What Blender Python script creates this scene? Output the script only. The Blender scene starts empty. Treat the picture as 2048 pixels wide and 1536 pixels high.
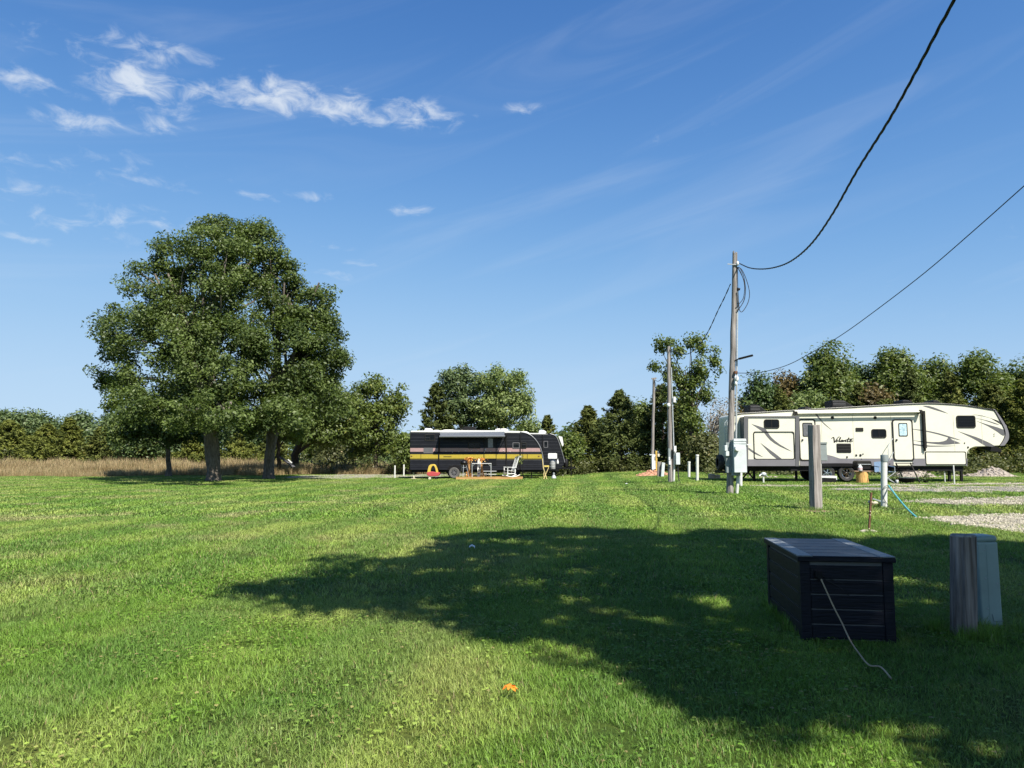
import bpy, bmesh, math, random
import numpy as np
from mathutils import Vector, Matrix

S = bpy.context.scene
C = S.collection
R = math.radians
random.seed(7)
RNG = np.random.default_rng(11)

# ------------------------------------------------------------------ camera
F = 1500.0                      # focal length in photograph pixels (2048 wide)
PITCH = math.atan(141.0 / F)    # horizon at y = 909
CAMZ = 1.6
cam_data = bpy.data.cameras.new('camera')
cam_data.sensor_width = 36.0
cam_data.lens = F / 2048.0 * 36.0
cam_data.clip_start = 0.05
cam_data.clip_end = 6000.0
cam = bpy.data.objects.new('camera', cam_data)
cam.location = (0, 0, CAMZ)
cam.rotation_euler = (math.pi / 2 + PITCH, 0, 0)
C.objects.link(cam)
S.camera = cam

# ------------------------------------------------------------------ light
SUN = Vector((0.42, -0.70, 1.0)).normalized()      # towards the sun: behind the camera, a little to the right
SUN_EL = math.asin(SUN.z)
SUN_AZ = math.atan2(SUN.x, SUN.y)
sun_data = bpy.data.lights.new('sun', 'SUN')
sun_data.energy = 5.0
sun_data.angle = R(0.53)
sun_data.color = (1.0, 0.94, 0.84)
sun = bpy.data.objects.new('sun', sun_data)
sun.rotation_euler = (-SUN).to_track_quat('-Z', 'Y').to_euler()
sun.location = (20, -40, 45)
C.objects.link(sun)

S.view_settings.view_transform = 'Standard'
S.view_settings.look = 'None'
S.view_settings.gamma = 1.0
S.view_settings.use_curve_mapping = False
S.view_settings.exposure = 1.0
S.cycles.max_bounces = 6
S.cycles.transparent_max_bounces = 6
S.cycles.diffuse_bounces = 3
S.cycles.use_denoising = True


def pix_dir(px, py):
    u, v = (px - 1024.0) / F, (768.0 - py) / F
    c, s = math.cos(PITCH), math.sin(PITCH)
    return Vector((u, c - v * s, s + v * c))


W = bpy.data.worlds.new('World')
S.world = W
W.use_nodes = True
nt = W.node_tree
nt.nodes.clear()


def nn(tree, kind, **kw):
    n = tree.nodes.new(kind)
    for k, v in kw.items():
        if k == 'inp':
            for a, b in v.items():
                n.inputs[a].default_value = b
        else:
            setattr(n, k, v)
    return n


def math_node(tree, op, a, b=None, clamp=False):
    n = tree.nodes.new('ShaderNodeMath')
    n.operation = op
    n.use_clamp = clamp
    for i, s in enumerate((a, b)):
        if s is None:
            continue
        if isinstance(s, (int, float)):
            n.inputs[i].default_value = s
        else:
            tree.links.new(s, n.inputs[i])
    return n.outputs[0]


sky = nn(nt, 'ShaderNodeTexSky', sky_type='NISHITA', sun_disc=False, sun_elevation=SUN_EL, sun_rotation=SUN_AZ)
sky.altitude = 200.0
sky.air_density = 0.7
sky.dust_density = 0.2
sky.ozone_density = 4.0
tc = nn(nt, 'ShaderNodeTexCoord')
sep = nn(nt, 'ShaderNodeSeparateXYZ')
nt.links.new(tc.outputs['Generated'], sep.inputs[0])
az = math_node(nt, 'ARCTAN2', sep.outputs[0], sep.outputs[1])
el = math_node(nt, 'ARCSINE', sep.outputs[2])
CLOUDS = [(60, 163, 90, 20, .80), (275, 163, 95, 48, .95), (190, 172, 60, 22, .55), (450, 192, 110, 34, .80),
          (560, 190, 120, 40, .95), (680, 214, 110, 36, .95), (820, 230, 115, 34, .92), (120, 88, 95, 28, .68),
          (310, 105, 115, 32, .74), (155, 242, 80, 24, .78), (285, 248, 75, 24, .74), (380, 232, 44, 26, .7),
          (1045, 216, 55, 17, .72), (240, 338, 170, 34, .60), (40, 376, 130, 18, .62), (230, 446, 240, 40, .66),
          (0, 312, 100, 34, .62), (530, 392, 55, 13, .68), (612, 395, 60, 14, .70), (835, 421, 60, 14, .70),
          (690, 490, 65, 12, .64), (715, 527, 50, 12, .68), (665, 552, 65, 12, .62), (80, 482, 65, 12, .62),
          (1420, 215, 60, 40, .30), (1250, 280, 200, 26, .28), (2030, 480, 90, 40, .30), (1700, 600, 300, 50, .25),
          (-150, 120, 140, 40, .8), (-260, 260, 160, 40, .7), (2300, 180, 140, 30, .5)]
mask = None
for (px, py, rx, ry, st) in CLOUDS:
    d = pix_dir(px, py).normalized()
    a0, e0 = math.atan2(d.x, d.y), math.asin(d.z)
    da = math_node(nt, 'MULTIPLY', math_node(nt, 'SUBTRACT', az, a0), F * math.cos(e0) / rx)
    de = math_node(nt, 'MULTIPLY', math_node(nt, 'SUBTRACT', el, e0), F / ry)
    q = math_node(nt, 'ADD', math_node(nt, 'MULTIPLY', da, da), math_node(nt, 'MULTIPLY', de, de))
    f = math_node(nt, 'MULTIPLY', math_node(nt, 'SUBTRACT', 1.0, math_node(nt, 'MULTIPLY', q, 0.55), clamp=True), st)
    mask = f if mask is None else math_node(nt, 'MAXIMUM', mask, f)
cz = nn(nt, 'ShaderNodeCombineXYZ')
nt.links.new(math_node(nt, 'MULTIPLY', az, 24.0), cz.inputs[0])
nt.links.new(math_node(nt, 'MULTIPLY', el, 52.0), cz.inputs[1])
n1 = nn(nt, 'ShaderNodeTexNoise', noise_dimensions='2D', inp={'Scale': 1.0, 'Detail': 6.0, 'Roughness': 0.60, 'Distortion': 0.35})
nt.links.new(cz.outputs[0], n1.inputs['Vector'])
mr = nn(nt, 'ShaderNodeMapRange', interpolation_type='SMOOTHSTEP', inp={'From Min': 0.34, 'From Max': 0.95})
nt.links.new(math_node(nt, 'ADD', math_node(nt, 'MULTIPLY', mask, 0.66),
                       math_node(nt, 'MULTIPLY', math_node(nt, 'SUBTRACT', n1.outputs[0], 0.46), 1.35)), mr.inputs['Value'])
dens = math_node(nt, 'MULTIPLY', mr.outputs[0], math_node(nt, 'MULTIPLY', mask, 0.84))
# thin high cirrus over the whole sky
cz2 = nn(nt, 'ShaderNodeCombineXYZ')
nt.links.new(math_node(nt, 'ADD', math_node(nt, 'MULTIPLY', az, 2.2), math_node(nt, 'MULTIPLY', el, -3.0)), cz2.inputs[0])
nt.links.new(math_node(nt, 'ADD', math_node(nt, 'MULTIPLY', el, 11.0), math_node(nt, 'MULTIPLY', az, -2.5)), cz2.inputs[1])
n2 = nn(nt, 'ShaderNodeTexNoise', noise_dimensions='2D', inp={'Scale': 1.0, 'Detail': 5.0, 'Roughness': 0.55, 'Distortion': 0.7})
nt.links.new(cz2.outputs[0], n2.inputs['Vector'])
mr2 = nn(nt, 'ShaderNodeMapRange', interpolation_type='SMOOTHSTEP', inp={'From Min': 0.48, 'From Max': 0.85, 'To Max': 0.13})
nt.links.new(n2.outputs[0], mr2.inputs['Value'])
dens2 = math_node(nt, 'ADD', dens, mr2.outputs[0], clamp=True)
mixc = nn(nt, 'ShaderNodeMix', data_type='RGBA')
SKY_STRENGTH = 0.10
# film-like response of the whole sky: the bright low sky rolls off per channel
srgb = nn(nt, 'ShaderNodeSeparateColor')
nt.links.new(sky.outputs[0], srgb.inputs[0])
hs = nn(nt, 'ShaderNodeCombineColor')
for i, (gain, power, roll) in enumerate(((1.145, 2.0, 0.356), (1.20, 1.8, 0.258), (1.132, 2.0, 0.2064))):
    x = math_node(nt, 'POWER', srgb.outputs[i], power)
    nt.links.new(math_node(nt, 'DIVIDE', x, math_node(nt, 'ADD', math_node(nt, 'MULTIPLY', x, roll), 1.0 / gain)), hs.inputs[i])
nt.links.new(dens2, mixc.inputs[0])
nt.links.new(hs.outputs[0], mixc.inputs[6])
mixc.inputs[7].default_value = (4.1, 4.4, 4.75, 1)
bg = nn(nt, 'ShaderNodeBackground', inp={'Strength': SKY_STRENGTH})
nt.links.new(mixc.outputs[2], bg.inputs[0])
wo = nn(nt, 'ShaderNodeOutputWorld')
nt.links.new(bg.outputs[0], wo.inputs[0])


# ------------------------------------------------------------------ terrain and pixel helpers
def ss(a, b, x):
    t = np.clip((np.asarray(x, float) - a) / (b - a), 0, 1)
    return t * t * (3 - 2 * t)


def H(x, y):
    x = np.asarray(x, float)
    y = np.asarray(y, float)
    return (0.30 * ss(3, 10, x) * ss(13, 32, y)
            + 0.025 * np.sin(x * 0.35 + 1.3) * np.sin(y * 0.28 + 0.4) * ss(6, 14, y) * (1 - ss(40, 60, y)))


def h(x, y):
    return float(H(x, y))


def at(px, py, Y):
    d = pix_dir(px, py)
    t = Y / d.y
    return Vector((d.x * t, Y, CAMZ + d.z * t))


def gnd(px, py):
    d = pix_dir(px, py)
    z = 0.0
    for _ in range(30):
        t = (z - CAMZ) / d.z
        z = h(d.x * t, d.y * t)
    return Vector((d.x * t, d.y * t, z))


def in_view(p, mu=0.72, mv=0.55):
    c, s = math.cos(PITCH), math.sin(PITCH)
    y, z = p[1], p[2] - CAMZ
    f = y * c + z * s
    if f <= 0.05:
        return False
    return abs(p[0] / f) < mu and abs((z * c - y * s) / f) < mv


# ------------------------------------------------------------------ materials
MATS = {}


def mat(name, col, rough=0.6, metal=0.0, var=0.12, scale=8.0, stretch=(1, 1, 1), bump=0.0, bscale=None, spec=0.4, col2=None, coords='Object',
        dirt=0.0, coat=0.0):
    if name in MATS:
        return MATS[name]
    m = bpy.data.materials.new(name)
    m.use_nodes = True
    t = m.node_tree
    b = t.nodes['Principled BSDF']
    b.inputs['Roughness'].default_value = rough
    b.inputs['Metallic'].default_value = metal
    b.inputs['Specular IOR Level'].default_value = spec
    b.inputs['Coat Weight'].default_value = coat
    co = t.nodes.new('ShaderNodeTexCoord')
    mp = t.nodes.new('ShaderNodeMapping')
    mp.inputs['Scale'].default_value = stretch
    t.links.new(co.outputs[coords], mp.inputs[0])
    no = nn(t, 'ShaderNodeTexNoise', inp={'Scale': scale, 'Detail': 6.0, 'Roughness': 0.6})
    t.links.new(mp.outputs[0], no.inputs['Vector'])
    cr = t.nodes.new('ShaderNodeValToRGB')
    c2 = col2 or tuple(c * (1 - var * 1.6) for c in col)
    c1 = tuple(min(1, c * (1 + var)) for c in col)
    cr.color_ramp.elements[0].position = 0.32
    cr.color_ramp.elements[1].position = 0.68
    cr.color_ramp.elements[0].color = (*c2, 1)
    cr.color_ramp.elements[1].color = (*c1, 1)
    t.links.new(no.outputs[0], cr.inputs[0])
    out = cr.outputs[0]
    if dirt > 0:
        n3 = nn(t, 'ShaderNodeTexNoise', inp={'Scale': 1.7, 'Detail': 8.0, 'Roughness': 0.7})
        t.links.new(co.outputs[coords], n3.inputs['Vector'])
        r3 = nn(t, 'ShaderNodeMapRange', inp={'From Min': 0.5, 'From Max': 0.75, 'To Max': dirt})
        t.links.new(n3.outputs[0], r3.inputs[0])
        mx = nn(t, 'ShaderNodeMix', data_type='RGBA')
        mx.inputs[7].default_value = (0.16, 0.14, 0.11, 1)
        t.links.new(r3.outputs[0], mx.inputs[0])
        t.links.new(out, mx.inputs[6])
        out = mx.outputs[2]
    t.links.new(out, b.inputs['Base Color'])
    if bump > 0:
        nb = no
        if bscale:
            nb = nn(t, 'ShaderNodeTexNoise', inp={'Scale': bscale, 'Detail': 5.0})
            t.links.new(mp.outputs[0], nb.inputs['Vector'])
        bp = nn(t, 'ShaderNodeBump', inp={'Strength': min(1.0, bump), 'Distance': 0.02})
        t.links.new(nb.outputs[0], bp.inputs['Height'])
        t.links.new(bp.outputs[0], b.inputs['Normal'])
    MATS[name] = m
    return m


def glass_mat(name, col=(0.01, 0.012, 0.014), rough=0.06):
    if name in MATS:
        return MATS[name]
    m = mat(name, col, rough=rough, var=0.2, scale=1.5, spec=0.8)
    return m


def leaf_mat(name, dark, light, yellow=None, trans=0.3, rough=0.5, spec=0.35):
    if name in MATS:
        return MATS[name]
    m = bpy.data.materials.new(name)
    m.use_nodes = True
    t = m.node_tree
    b = t.nodes['Principled BSDF']
    b.inputs['Roughness'].default_value = rough
    b.inputs['Specular IOR Level'].default_value = spec
    a = nn(t, 'ShaderNodeAttribute', attribute_name='shade')
    cr = t.nodes.new('ShaderNodeValToRGB')
    cr.color_ramp.elements[0].color = (*dark, 1)
    cr.color_ramp.elements[1].color = (*light, 1)
    cr.color_ramp.elements[0].position = 0.05
    cr.color_ramp.elements[1].position = 0.85
    if yellow:
        e = cr.color_ramp.elements.new(0.97)
        e.color = (*yellow, 1)
    t.links.new(a.outputs['Fac'], cr.inputs[0])
    t.links.new(cr.outputs[0], b.inputs['Base Color'])
    tr = t.nodes.new('ShaderNodeBsdfTranslucent')
    hsv = nn(t, 'ShaderNodeHueSaturation', inp={'Saturation': 1.15, 'Value': 1.5})
    t.links.new(cr.outputs[0], hsv.inputs['Color'])
    t.links.new(hsv.outputs[0], tr.inputs[0])
    mx = nn(t, 'ShaderNodeMixShader', inp={0: trans})
    t.links.new(b.outputs[0], mx.inputs[1])
    t.links.new(tr.outputs[0], mx.inputs[2])
    t.links.new(mx.outputs[0], t.nodes['Material Output'].inputs[0])
    MATS[name] = m
    return m


# ------------------------------------------------------------------ objects
def tag(o, label=None, cat=None, group=None, kind=None):
    for k, v in (('label', label), ('category', cat), ('group', group), ('kind', kind)):
        if v:
            o[k] = v
    return o


def thing(name, label, cat, loc, group=None):
    o = bpy.data.objects.new(name, None)
    o.empty_display_size = 0.2
    o.location = loc
    C.objects.link(o)
    return tag(o, label, cat, group)


def origin_of(parent):
    p = Vector((0, 0, 0))
    while parent is not None:
        p = p + Vector(parent.location)
        parent = parent.parent
    return p


class MB:
    def __init__(s):
        s.v, s.f = [], []

    def add(s, vs, fs):
        o = len(s.v)
        s.v += [tuple(v) for v in vs]
        s.f += [tuple(i + o for i in f) for f in fs]
        return s

    def box(s, x0, x1, y0, y1, z0, z1):
        return s.add([(x0, y0, z0), (x1, y0, z0), (x1, y1, z0), (x0, y1, z0), (x0, y0, z1), (x1, y0, z1), (x1, y1, z1), (x0, y1, z1)],
                     [(0, 3, 2, 1), (4, 5, 6, 7), (0, 1, 5, 4), (1, 2, 6, 5), (2, 3, 7, 6), (3, 0, 4, 7)])

    def bar(s, p0, p1, w, d, up=(0, 0, 1)):
        """rectangular bar from p0 to p1, w across, d deep"""
        p0, p1 = Vector(p0), Vector(p1)
        a = (p1 - p0).normalized()
        u = Vector(up)
        if abs(a.dot(u)) > 0.95:
            u = Vector((0, 1, 0))
        b = a.cross(u).normalized()
        c = b.cross(a).normalized()
        vs = []
        for p in (p0, p1):
            for (i, j) in ((-1, -1), (1, -1), (1, 1), (-1, 1)):
                vs.append(p + b * (i * w / 2) + c * (j * d / 2))
        return s.add(vs, [(0, 3, 2, 1), (4, 5, 6, 7), (0, 1, 5, 4), (1, 2, 6, 5), (2, 3, 7, 6), (3, 0, 4, 7)])

    def tube(s, pts, r, n=8, caps=True, wob=0.0, rnd=None):
        pts = [Vector(p) for p in pts]
        k = len(pts)
        rs = r if isinstance(r, (list, tuple)) else [r] * k
        vs, fs = [], []
        prev = None
        for i, p in enumerate(pts):
            a = (pts[min(i + 1, k - 1)] - pts[max(i - 1, 0)])
            a = a.normalized() if a.length > 1e-9 else Vector((0, 0, 1))
            if prev is None:
                u = Vector((1, 0, 0)) if abs(a.x) < 0.8 else Vector((0, 1, 0))
                b = a.cross(u).normalized()
            else:
                b = (prev - a * prev.dot(a)).normalized()
            prev = b
            c = a.cross(b)
            for j in range(n):
                t = 2 * math.pi * j / n
                q = rs[i] * (1 + (wob * (random.random() - .5) if wob else 0))
                vs.append(p + (b * math.cos(t) + c * math.sin(t)) * q)
        for i in range(k - 1):
            for j in range(n):
                j2 = (j + 1) % n
                fs.append((i * n + j, i * n + j2, (i + 1) * n + j2, (i + 1) * n + j))
        if caps:
            fs.append(tuple(reversed(range(n))))
            fs.append(tuple(range((k - 1) * n, k * n)))
        return s.add(vs, fs)

    def cyl(s, p0, p1, r0, r1=None, n=16):
        return s.tube([p0, p1], [r0, r0 if r1 is None else r1], n)

    def prism(s, pts, y0, y1):
        """polygon in X-Z extruded along Y"""
        k = len(pts)
        vs = [(p[0], y0, p[1]) for p in pts] + [(p[0], y1, p[1]) for p in pts]
        fs = [tuple(range(k)), tuple(reversed(range(k, 2 * k)))]
        for i in range(k):
            j = (i + 1) % k
            fs.append((i, i + k, j + k, j))
        return s.add(vs, fs)

    def ring(s, outer, inner, y0, y1):
        k = len(outer)
        vs = [(p[0], y0, p[1]) for p in outer] + [(p[0], y0, p[1]) for p in inner] + [(p[0], y1, p[1]) for p in outer] + [(p[0], y1, p[1]) for p in inner]
        fs = []
        for i in range(k):
            j = (i + 1) % k
            fs += [(i, j, k + j, k + i), (2 * k + i, 3 * k + i, 3 * k + j, 2 * k + j), (i, 2 * k + i, 2 * k + j, j), (k + i, k + j, 3 * k + j, 3 * k + i)]
        return s.add(vs, fs)

    def lathe(s, prof, c, n=20, axis='z'):
        vs, fs = [], []
        k = len(prof)
        for j in range(n):
            t = 2 * math.pi * j / n
            for (r, z) in prof:
                if axis == 'z':
                    vs.append((c[0] + r * math.cos(t), c[1] + r * math.sin(t), c[2] + z))
                else:   # axis along y
                    vs.append((c[0] + r * math.cos(t), c[1] + z, c[2] + r * math.sin(t)))
        for j in range(n):
            j2 = (j + 1) % n
            for i in range(k - 1):
                fs.append((j * k + i, j2 * k + i, j2 * k + i + 1, j * k + i + 1))
        return s.add(vs, fs)

    def blob(s, c, r, nu=12, nv=8, wob=0.0):
        vs, fs = [], []
        for i in range(nv + 1):
            ph = math.pi * i / nv - math.pi / 2
            for j in range(nu):
                t = 2 * math.pi * j / nu
                q = 1 + wob * (random.random() - .5)
                vs.append((c[0] + r[0] * math.cos(ph) * math.cos(t) * q, c[1] + r[1] * math.cos(ph) * math.sin(t) * q, c[2] + r[2] * math.sin(ph) * q))
        for i in range(nv):
            for j in range(nu):
                j2 = (j + 1) % nu
                fs.append((i * nu + j, i * nu + j2, (i + 1) * nu + j2, (i + 1) * nu + j))
        return s.add(vs, fs)

    def obj(s, name, m, parent=None, smooth=False, bevel=0.0, loc=None, segs=2):
        o0 = origin_of(parent)
        if loc is not None:
            o0 = o0 + (Vector(loc) - o0)
        me = bpy.data.meshes.new(name)
        me.from_pydata([(v[0] - o0.x, v[1] - o0.y, v[2] - o0.z) for v in s.v], [], s.f)
        b = bmesh.new()
        b.from_mesh(me)
        bmesh.ops.remove_doubles(b, verts=b.verts, dist=1e-5)
        bmesh.ops.recalc_face_normals(b, faces=b.faces)
        b.to_mesh(me)
        b.free()
        if smooth:
            me.polygons.foreach_set('use_smooth', [True] * len(me.polygons))
            me.set_sharp_from_angle(angle=R(40))
        me.materials.append(m)
        o = bpy.data.objects.new(name, me)
        C.objects.link(o)
        if parent is not None:
            o.parent = parent
            if loc is not None:
                o.location = Vector(loc) - origin_of(parent)
        elif loc is not None:
            o.location = loc
        if bevel > 0:
            md = o.modifiers.new('bevel', 'BEVEL')
            md.width = bevel
            md.segments = segs
            md.limit_method = 'ANGLE'
            md.angle_limit = R(35)
        return o


def rrect(x0, x1, z0, z1, r, n=4):
    pts = []
    for (cx, cz, a0) in ((x1 - r, z1 - r, 0), (x0 + r, z1 - r, 90), (x0 + r, z0 + r, 180), (x1 - r, z0 + r, 270)):
        for i in range(n + 1):
            a = R(a0 + 90 * i / n)
            pts.append((cx + r * math.cos(a), cz + r * math.sin(a)))
    return pts


def catmull(pts, sub=6):
    pts = [Vector(p) for p in pts]
    out = []
    for i in range(len(pts) - 1):
        p0, p1, p2, p3 = pts[max(i - 1, 0)], pts[i], pts[i + 1], pts[min(i + 2, len(pts) - 1)]
        for k in range(sub):
            t = k / sub
            out.append(0.5 * ((2 * p1) + (p2 - p0) * t + (2 * p0 - 5 * p1 + 4 * p2 - p3) * t * t + (3 * p1 - p0 - 3 * p2 + p3) * t ** 3))
    out.append(pts[-1])
    return out


def np_mesh(name, V, faces4, m, shade=None, smooth=False):
    """quads from numpy: V (n,3), faces4 (k,4)"""
    me = bpy.data.meshes.new(name)
    me.vertices.add(len(V))
    me.vertices.foreach_set('co', np.ascontiguousarray(V, dtype=np.float32).ravel())
    k, w = faces4.shape
    me.loops.add(k * w)
    me.loops.foreach_set('vertex_index', faces4.astype(np.int32).ravel())
    me.polygons.add(k)
    me.polygons.foreach_set('loop_start', np.arange(0, k * w, w, dtype=np.int32))
    me.polygons.foreach_set('loop_total', np.full(k, w, dtype=np.int32))
    if smooth:
        me.polygons.foreach_set('use_smooth', np.ones(k, dtype=bool))
    me.update(calc_edges=True)
    if shade is not None:
        a = me.attributes.new('shade', 'FLOAT', 'POINT')
        a.data.foreach_set('value', np.ascontiguousarray(shade, dtype=np.float32))
    me.materials.append(m)
    return me


def link(name, me, parent=None, loc=(0, 0, 0)):
    o = bpy.data.objects.new(name, me)
    C.objects.link(o)
    if parent is not None:
        o.parent = parent
    else:
        o.location = loc
    return o


def leaves_mesh(name, P, N, L, Wd, val, m, org=(0, 0, 0), T=None):
    """rhombic folded leaves"""
    n = len(P)
    if T is None:
        T = RNG.normal(size=(n, 3))
    N = N / (np.linalg.norm(N, axis=1, keepdims=True) + 1e-9)
    T = T - N * np.sum(T * N, axis=1, keepdims=True)
    T /= np.linalg.norm(T, axis=1, keepdims=True) + 1e-9
    B = np.cross(N, T)
    L = np.broadcast_to(L, n)[:, None]
    Wd = np.broadcast_to(Wd, n)[:, None]
    V = np.empty((n, 4, 3))
    V[:, 0] = P - T * L * .5
    V[:, 1] = P + B * Wd * .5 + N * Wd * .18 - T * L * .05
    V[:, 2] = P + T * L * .5
    V[:, 3] = P - B * Wd * .5 + N * Wd * .18 - T * L * .05
    V = V.reshape(-1, 3) - np.asarray(org)
    Fc = np.arange(n * 4).reshape(n, 4)
    return np_mesh(name, V, Fc, m, np.repeat(np.clip(val, 0, 1), 4))

# ------------------------------------------------------------------ ground
def lawn_colour(t, fine=True):
    """colour socket from world position: mown green with mowing stripes, dry and clover-dark patches"""
    g = t.nodes.new('ShaderNodeNewGeometry')
    sp = t.nodes.new('ShaderNodeSeparateXYZ')
    t.links.new(g.outputs['Position'], sp.inputs[0])
    fl = t.nodes.new('ShaderNodeCombineXYZ')
    t.links.new(sp.outputs[0], fl.inputs[0])
    t.links.new(sp.outputs[1], fl.inputs[1])

    def noise(scale, det=4.0, rough=0.6, dist=0.0):
        n = nn(t, 'ShaderNodeTexNoise', noise_dimensions='2D', inp={'Scale': scale, 'Detail': det, 'Roughness': rough, 'Distortion': dist})
        t.links.new(fl.outputs[0], n.inputs['Vector'])
        return n.outputs[0]

    def mapr(v, a, b, lo=0.0, hi=1.0):
        r = nn(t, 'ShaderNodeMapRange', interpolation_type='SMOOTHSTEP', inp={'From Min': a, 'From Max': b, 'To Min': lo, 'To Max': hi})
        t.links.new(v, r.inputs[0])
        return r.outputs[0]

    def mix(fac, a, b, mode='MIX'):
        m = nn(t, 'ShaderNodeMix', data_type='RGBA', blend_type=mode)
        if isinstance(fac, (int, float)):
            m.inputs[0].default_value = fac
        else:
            t.links.new(fac, m.inputs[0])
        for i, c in ((6, a), (7, b)):
            if isinstance(c, tuple):
                m.inputs[i].default_value = (*c, 1)
            else:
                t.links.new(c, m.inputs[i])
        return m.outputs[2]

    col = mix(mapr(noise(0.9, 5.0), 0.35, 0.65), (0.113, 0.210, 0.026), (0.165, 0.262, 0.040))
    col = mix(mapr(noise(0.22, 3.0), 0.42, 0.62), col, (0.225, 0.292, 0.064))
    # mowing stripes run away from the camera, a little to the right
    u = math_node(t, 'SUBTRACT', sp.outputs[0], math_node(t, 'MULTIPLY', sp.outputs[1], 0.085))
    wob = math_node(t, 'MULTIPLY', math_node(t, 'SUBTRACT', noise(0.12, 2.0), 0.5), 1.5)
    st = math_node(t, 'SINE', math_node(t, 'MULTIPLY', math_node(t, 'ADD', u, wob), 2 * math.pi / 2.0))
    stf = math_node(t, 'MULTIPLY', mapr(st, -0.5, 0.5), 0.60)
    col = mix(stf, col, (0.088, 0.172, 0.030))
    # dry and brown patches
    worn = math_node(t, 'MULTIPLY', mapr(sp.outputs[0], 2.0, -6.0), mapr(sp.outputs[1], 8.0, 15.0))
    dry = math_node(t, 'MULTIPLY', mapr(noise(0.38, 5.0, 0.65, 0.4), 0.50, 0.72), math_node(t, 'ADD', math_node(t, 'MULTIPLY', worn, 0.50), 0.20))
    col = mix(dry, col, (0.30, 0.275, 0.13))
    brn = math_node(t, 'MULTIPLY', mapr(noise(0.75, 5.0, 0.7, 0.6), 0.63, 0.78), 0.45)
    col = mix(brn, col, (0.17, 0.125, 0.062))
    if fine:
        col = mix(mapr(noise(9.0, 4.0, 0.7), 0.3, 0.7, 0.0, 0.55), col, (0.055, 0.115, 0.02))
    return col, mix, mapr, noise, sp


def ground_material():
    m = bpy.data.materials.new('lawn_ground')
    m.use_nodes = True
    t = m.node_tree
    b = t.nodes['Principled BSDF']
    b.inputs['Roughness'].default_value = 0.9
    b.inputs['Specular IOR Level'].default_value = 0.1
    col, mix, mapr, noise, sp = lawn_colour(t)
    # soil shows between the blades close by, where single blades are built
    col = mix(1.0, col, (0.66, 0.58, 0.62), 'MULTIPLY')
    t.links.new(col, b.inputs['Base Color'])
    bp = nn(t, 'ShaderNodeBump', inp={'Strength': 0.9, 'Distance': 0.06})
    t.links.new(noise(14.0, 6.0, 0.75), bp.inputs['Height'])
    t.links.new(bp.outputs[0], b.inputs['Normal'])
    return m


def axis_coords(lo, hi, fine_lo, fine_hi, step):
    a = list(np.arange(fine_lo, fine_hi + 1e-6, step))
    s, x = step, fine_hi
    while x < hi:
        s *= 1.35
        x += s
        a.append(min(x, hi))
    s, x = step, fine_lo
    while x > lo:
        s *= 1.35
        x -= s
        a.insert(0, max(x, lo))
    return np.array(a)


gx = axis_coords(-2200, 2200, -45, 45, 0.75)
gy = axis_coords(-400, 3500, -6, 66, 0.75)
GX, GY = np.meshgrid(gx, gy)
GV = np.stack([GX, GY, H(GX, GY)], -1).reshape(-1, 3)
ni, nj = len(gy), len(gx)
idx = np.arange(ni * nj).reshape(ni, nj)
GF = np.stack([idx[:-1, :-1], idx[:-1, 1:], idx[1:, 1:], idx[1:, :-1]], -1).reshape(-1, 4)
ground = link('ground', np_mesh('ground', GV, GF, ground_material(), smooth=True))
tag(ground, 'mown green lawn with mowing stripes and dry patches', None, None, 'structure')


# ------------------------------------------------------------------ gravel
def gravel_material(name, a, b2, grass=0.25):
    m = bpy.data.materials.new(name)
    m.use_nodes = True
    t = m.node_tree
    b = t.nodes['Principled BSDF']
    b.inputs['Roughness'].default_value = 0.95
    b.inputs['Specular IOR Level'].default_value = 0.15
    col, mix, mapr, noise, sp = lawn_colour(t)
    g = t.nodes.new('ShaderNodeNewGeometry')
    vo = nn(t, 'ShaderNodeTexVoronoi', inp={'Scale': 26.0})
    t.links.new(g.outputs['Position'], vo.inputs['Vector'])
    stone = mix(mapr(vo.outputs['Color'], 0.1, 0.9), a, b2)
    stone = mix(mapr(vo.outputs['Distance'], 0.35, 0.6), stone, tuple(c * .45 for c in a))
    fac = mapr(noise(1.3, 5.0, 0.7), 0.52, 0.70, 0.0, grass)
    t.links.new(mix(fac, stone, col), b.inputs['Base Color'])
    bp = nn(t, 'ShaderNodeBump', inp={'Strength': 1.0, 'Distance': 0.03})
    bp.invert = True
    t.links.new(vo.outputs['Distance'], bp.inputs['Height'])
    t.links.new(bp.outputs[0], b.inputs['Normal'])
    return m


GRAVEL = []     # (x, y polygons) for keeping the grass thin there


def gravel_strip(name, cols, m, lift=0.012, rows=5):
    """cols: list of (px, ytop, ybottom) in photograph pixels, laid on the terrain"""
    fine = []
    for (a, b) in zip(cols[:-1], cols[1:]):
        n = max(2, int(abs(b[0] - a[0]) / 7))
        for k in range(n):
            t = k / n
            fine.append(tuple(a[i] + (b[i] - a[i]) * t for i in range(3)))
    fine.append(cols[-1])
    V, poly_t, poly_b = [], [], []
    for i, (px, y0, y1) in enumerate(fine):
        hh = y1 - y0
        y0 += (random.random() - .5) * min(3.0, hh * .30)
        y1 += (random.random() - .5) * min(4.0, hh * .34)
        a, b = gnd(px, y0), gnd(px, y1)
        poly_t.append((a.x, a.y))
        poly_b.append((b.x, b.y))
        for r in range(rows):
            t = r / (rows - 1)
            x, y = a.x + (b.x - a.x) * t, a.y + (b.y - a.y) * t
            V.append((x, y, h(x, y) + lift))
    n = len(fine)
    idx = np.arange(n * rows).reshape(n, rows)
    Fc = np.stack([idx[:-1, :-1], idx[:-1, 1:], idx[1:, 1:], idx[1:, :-1]], -1).reshape(-1, 4)
    o = link(name, np_mesh(name, np.array(V), Fc, m))
    tag(o, kind='structure')
    GRAVEL.append(np.array(poly_t + poly_b[::-1]))
    return o


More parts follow.
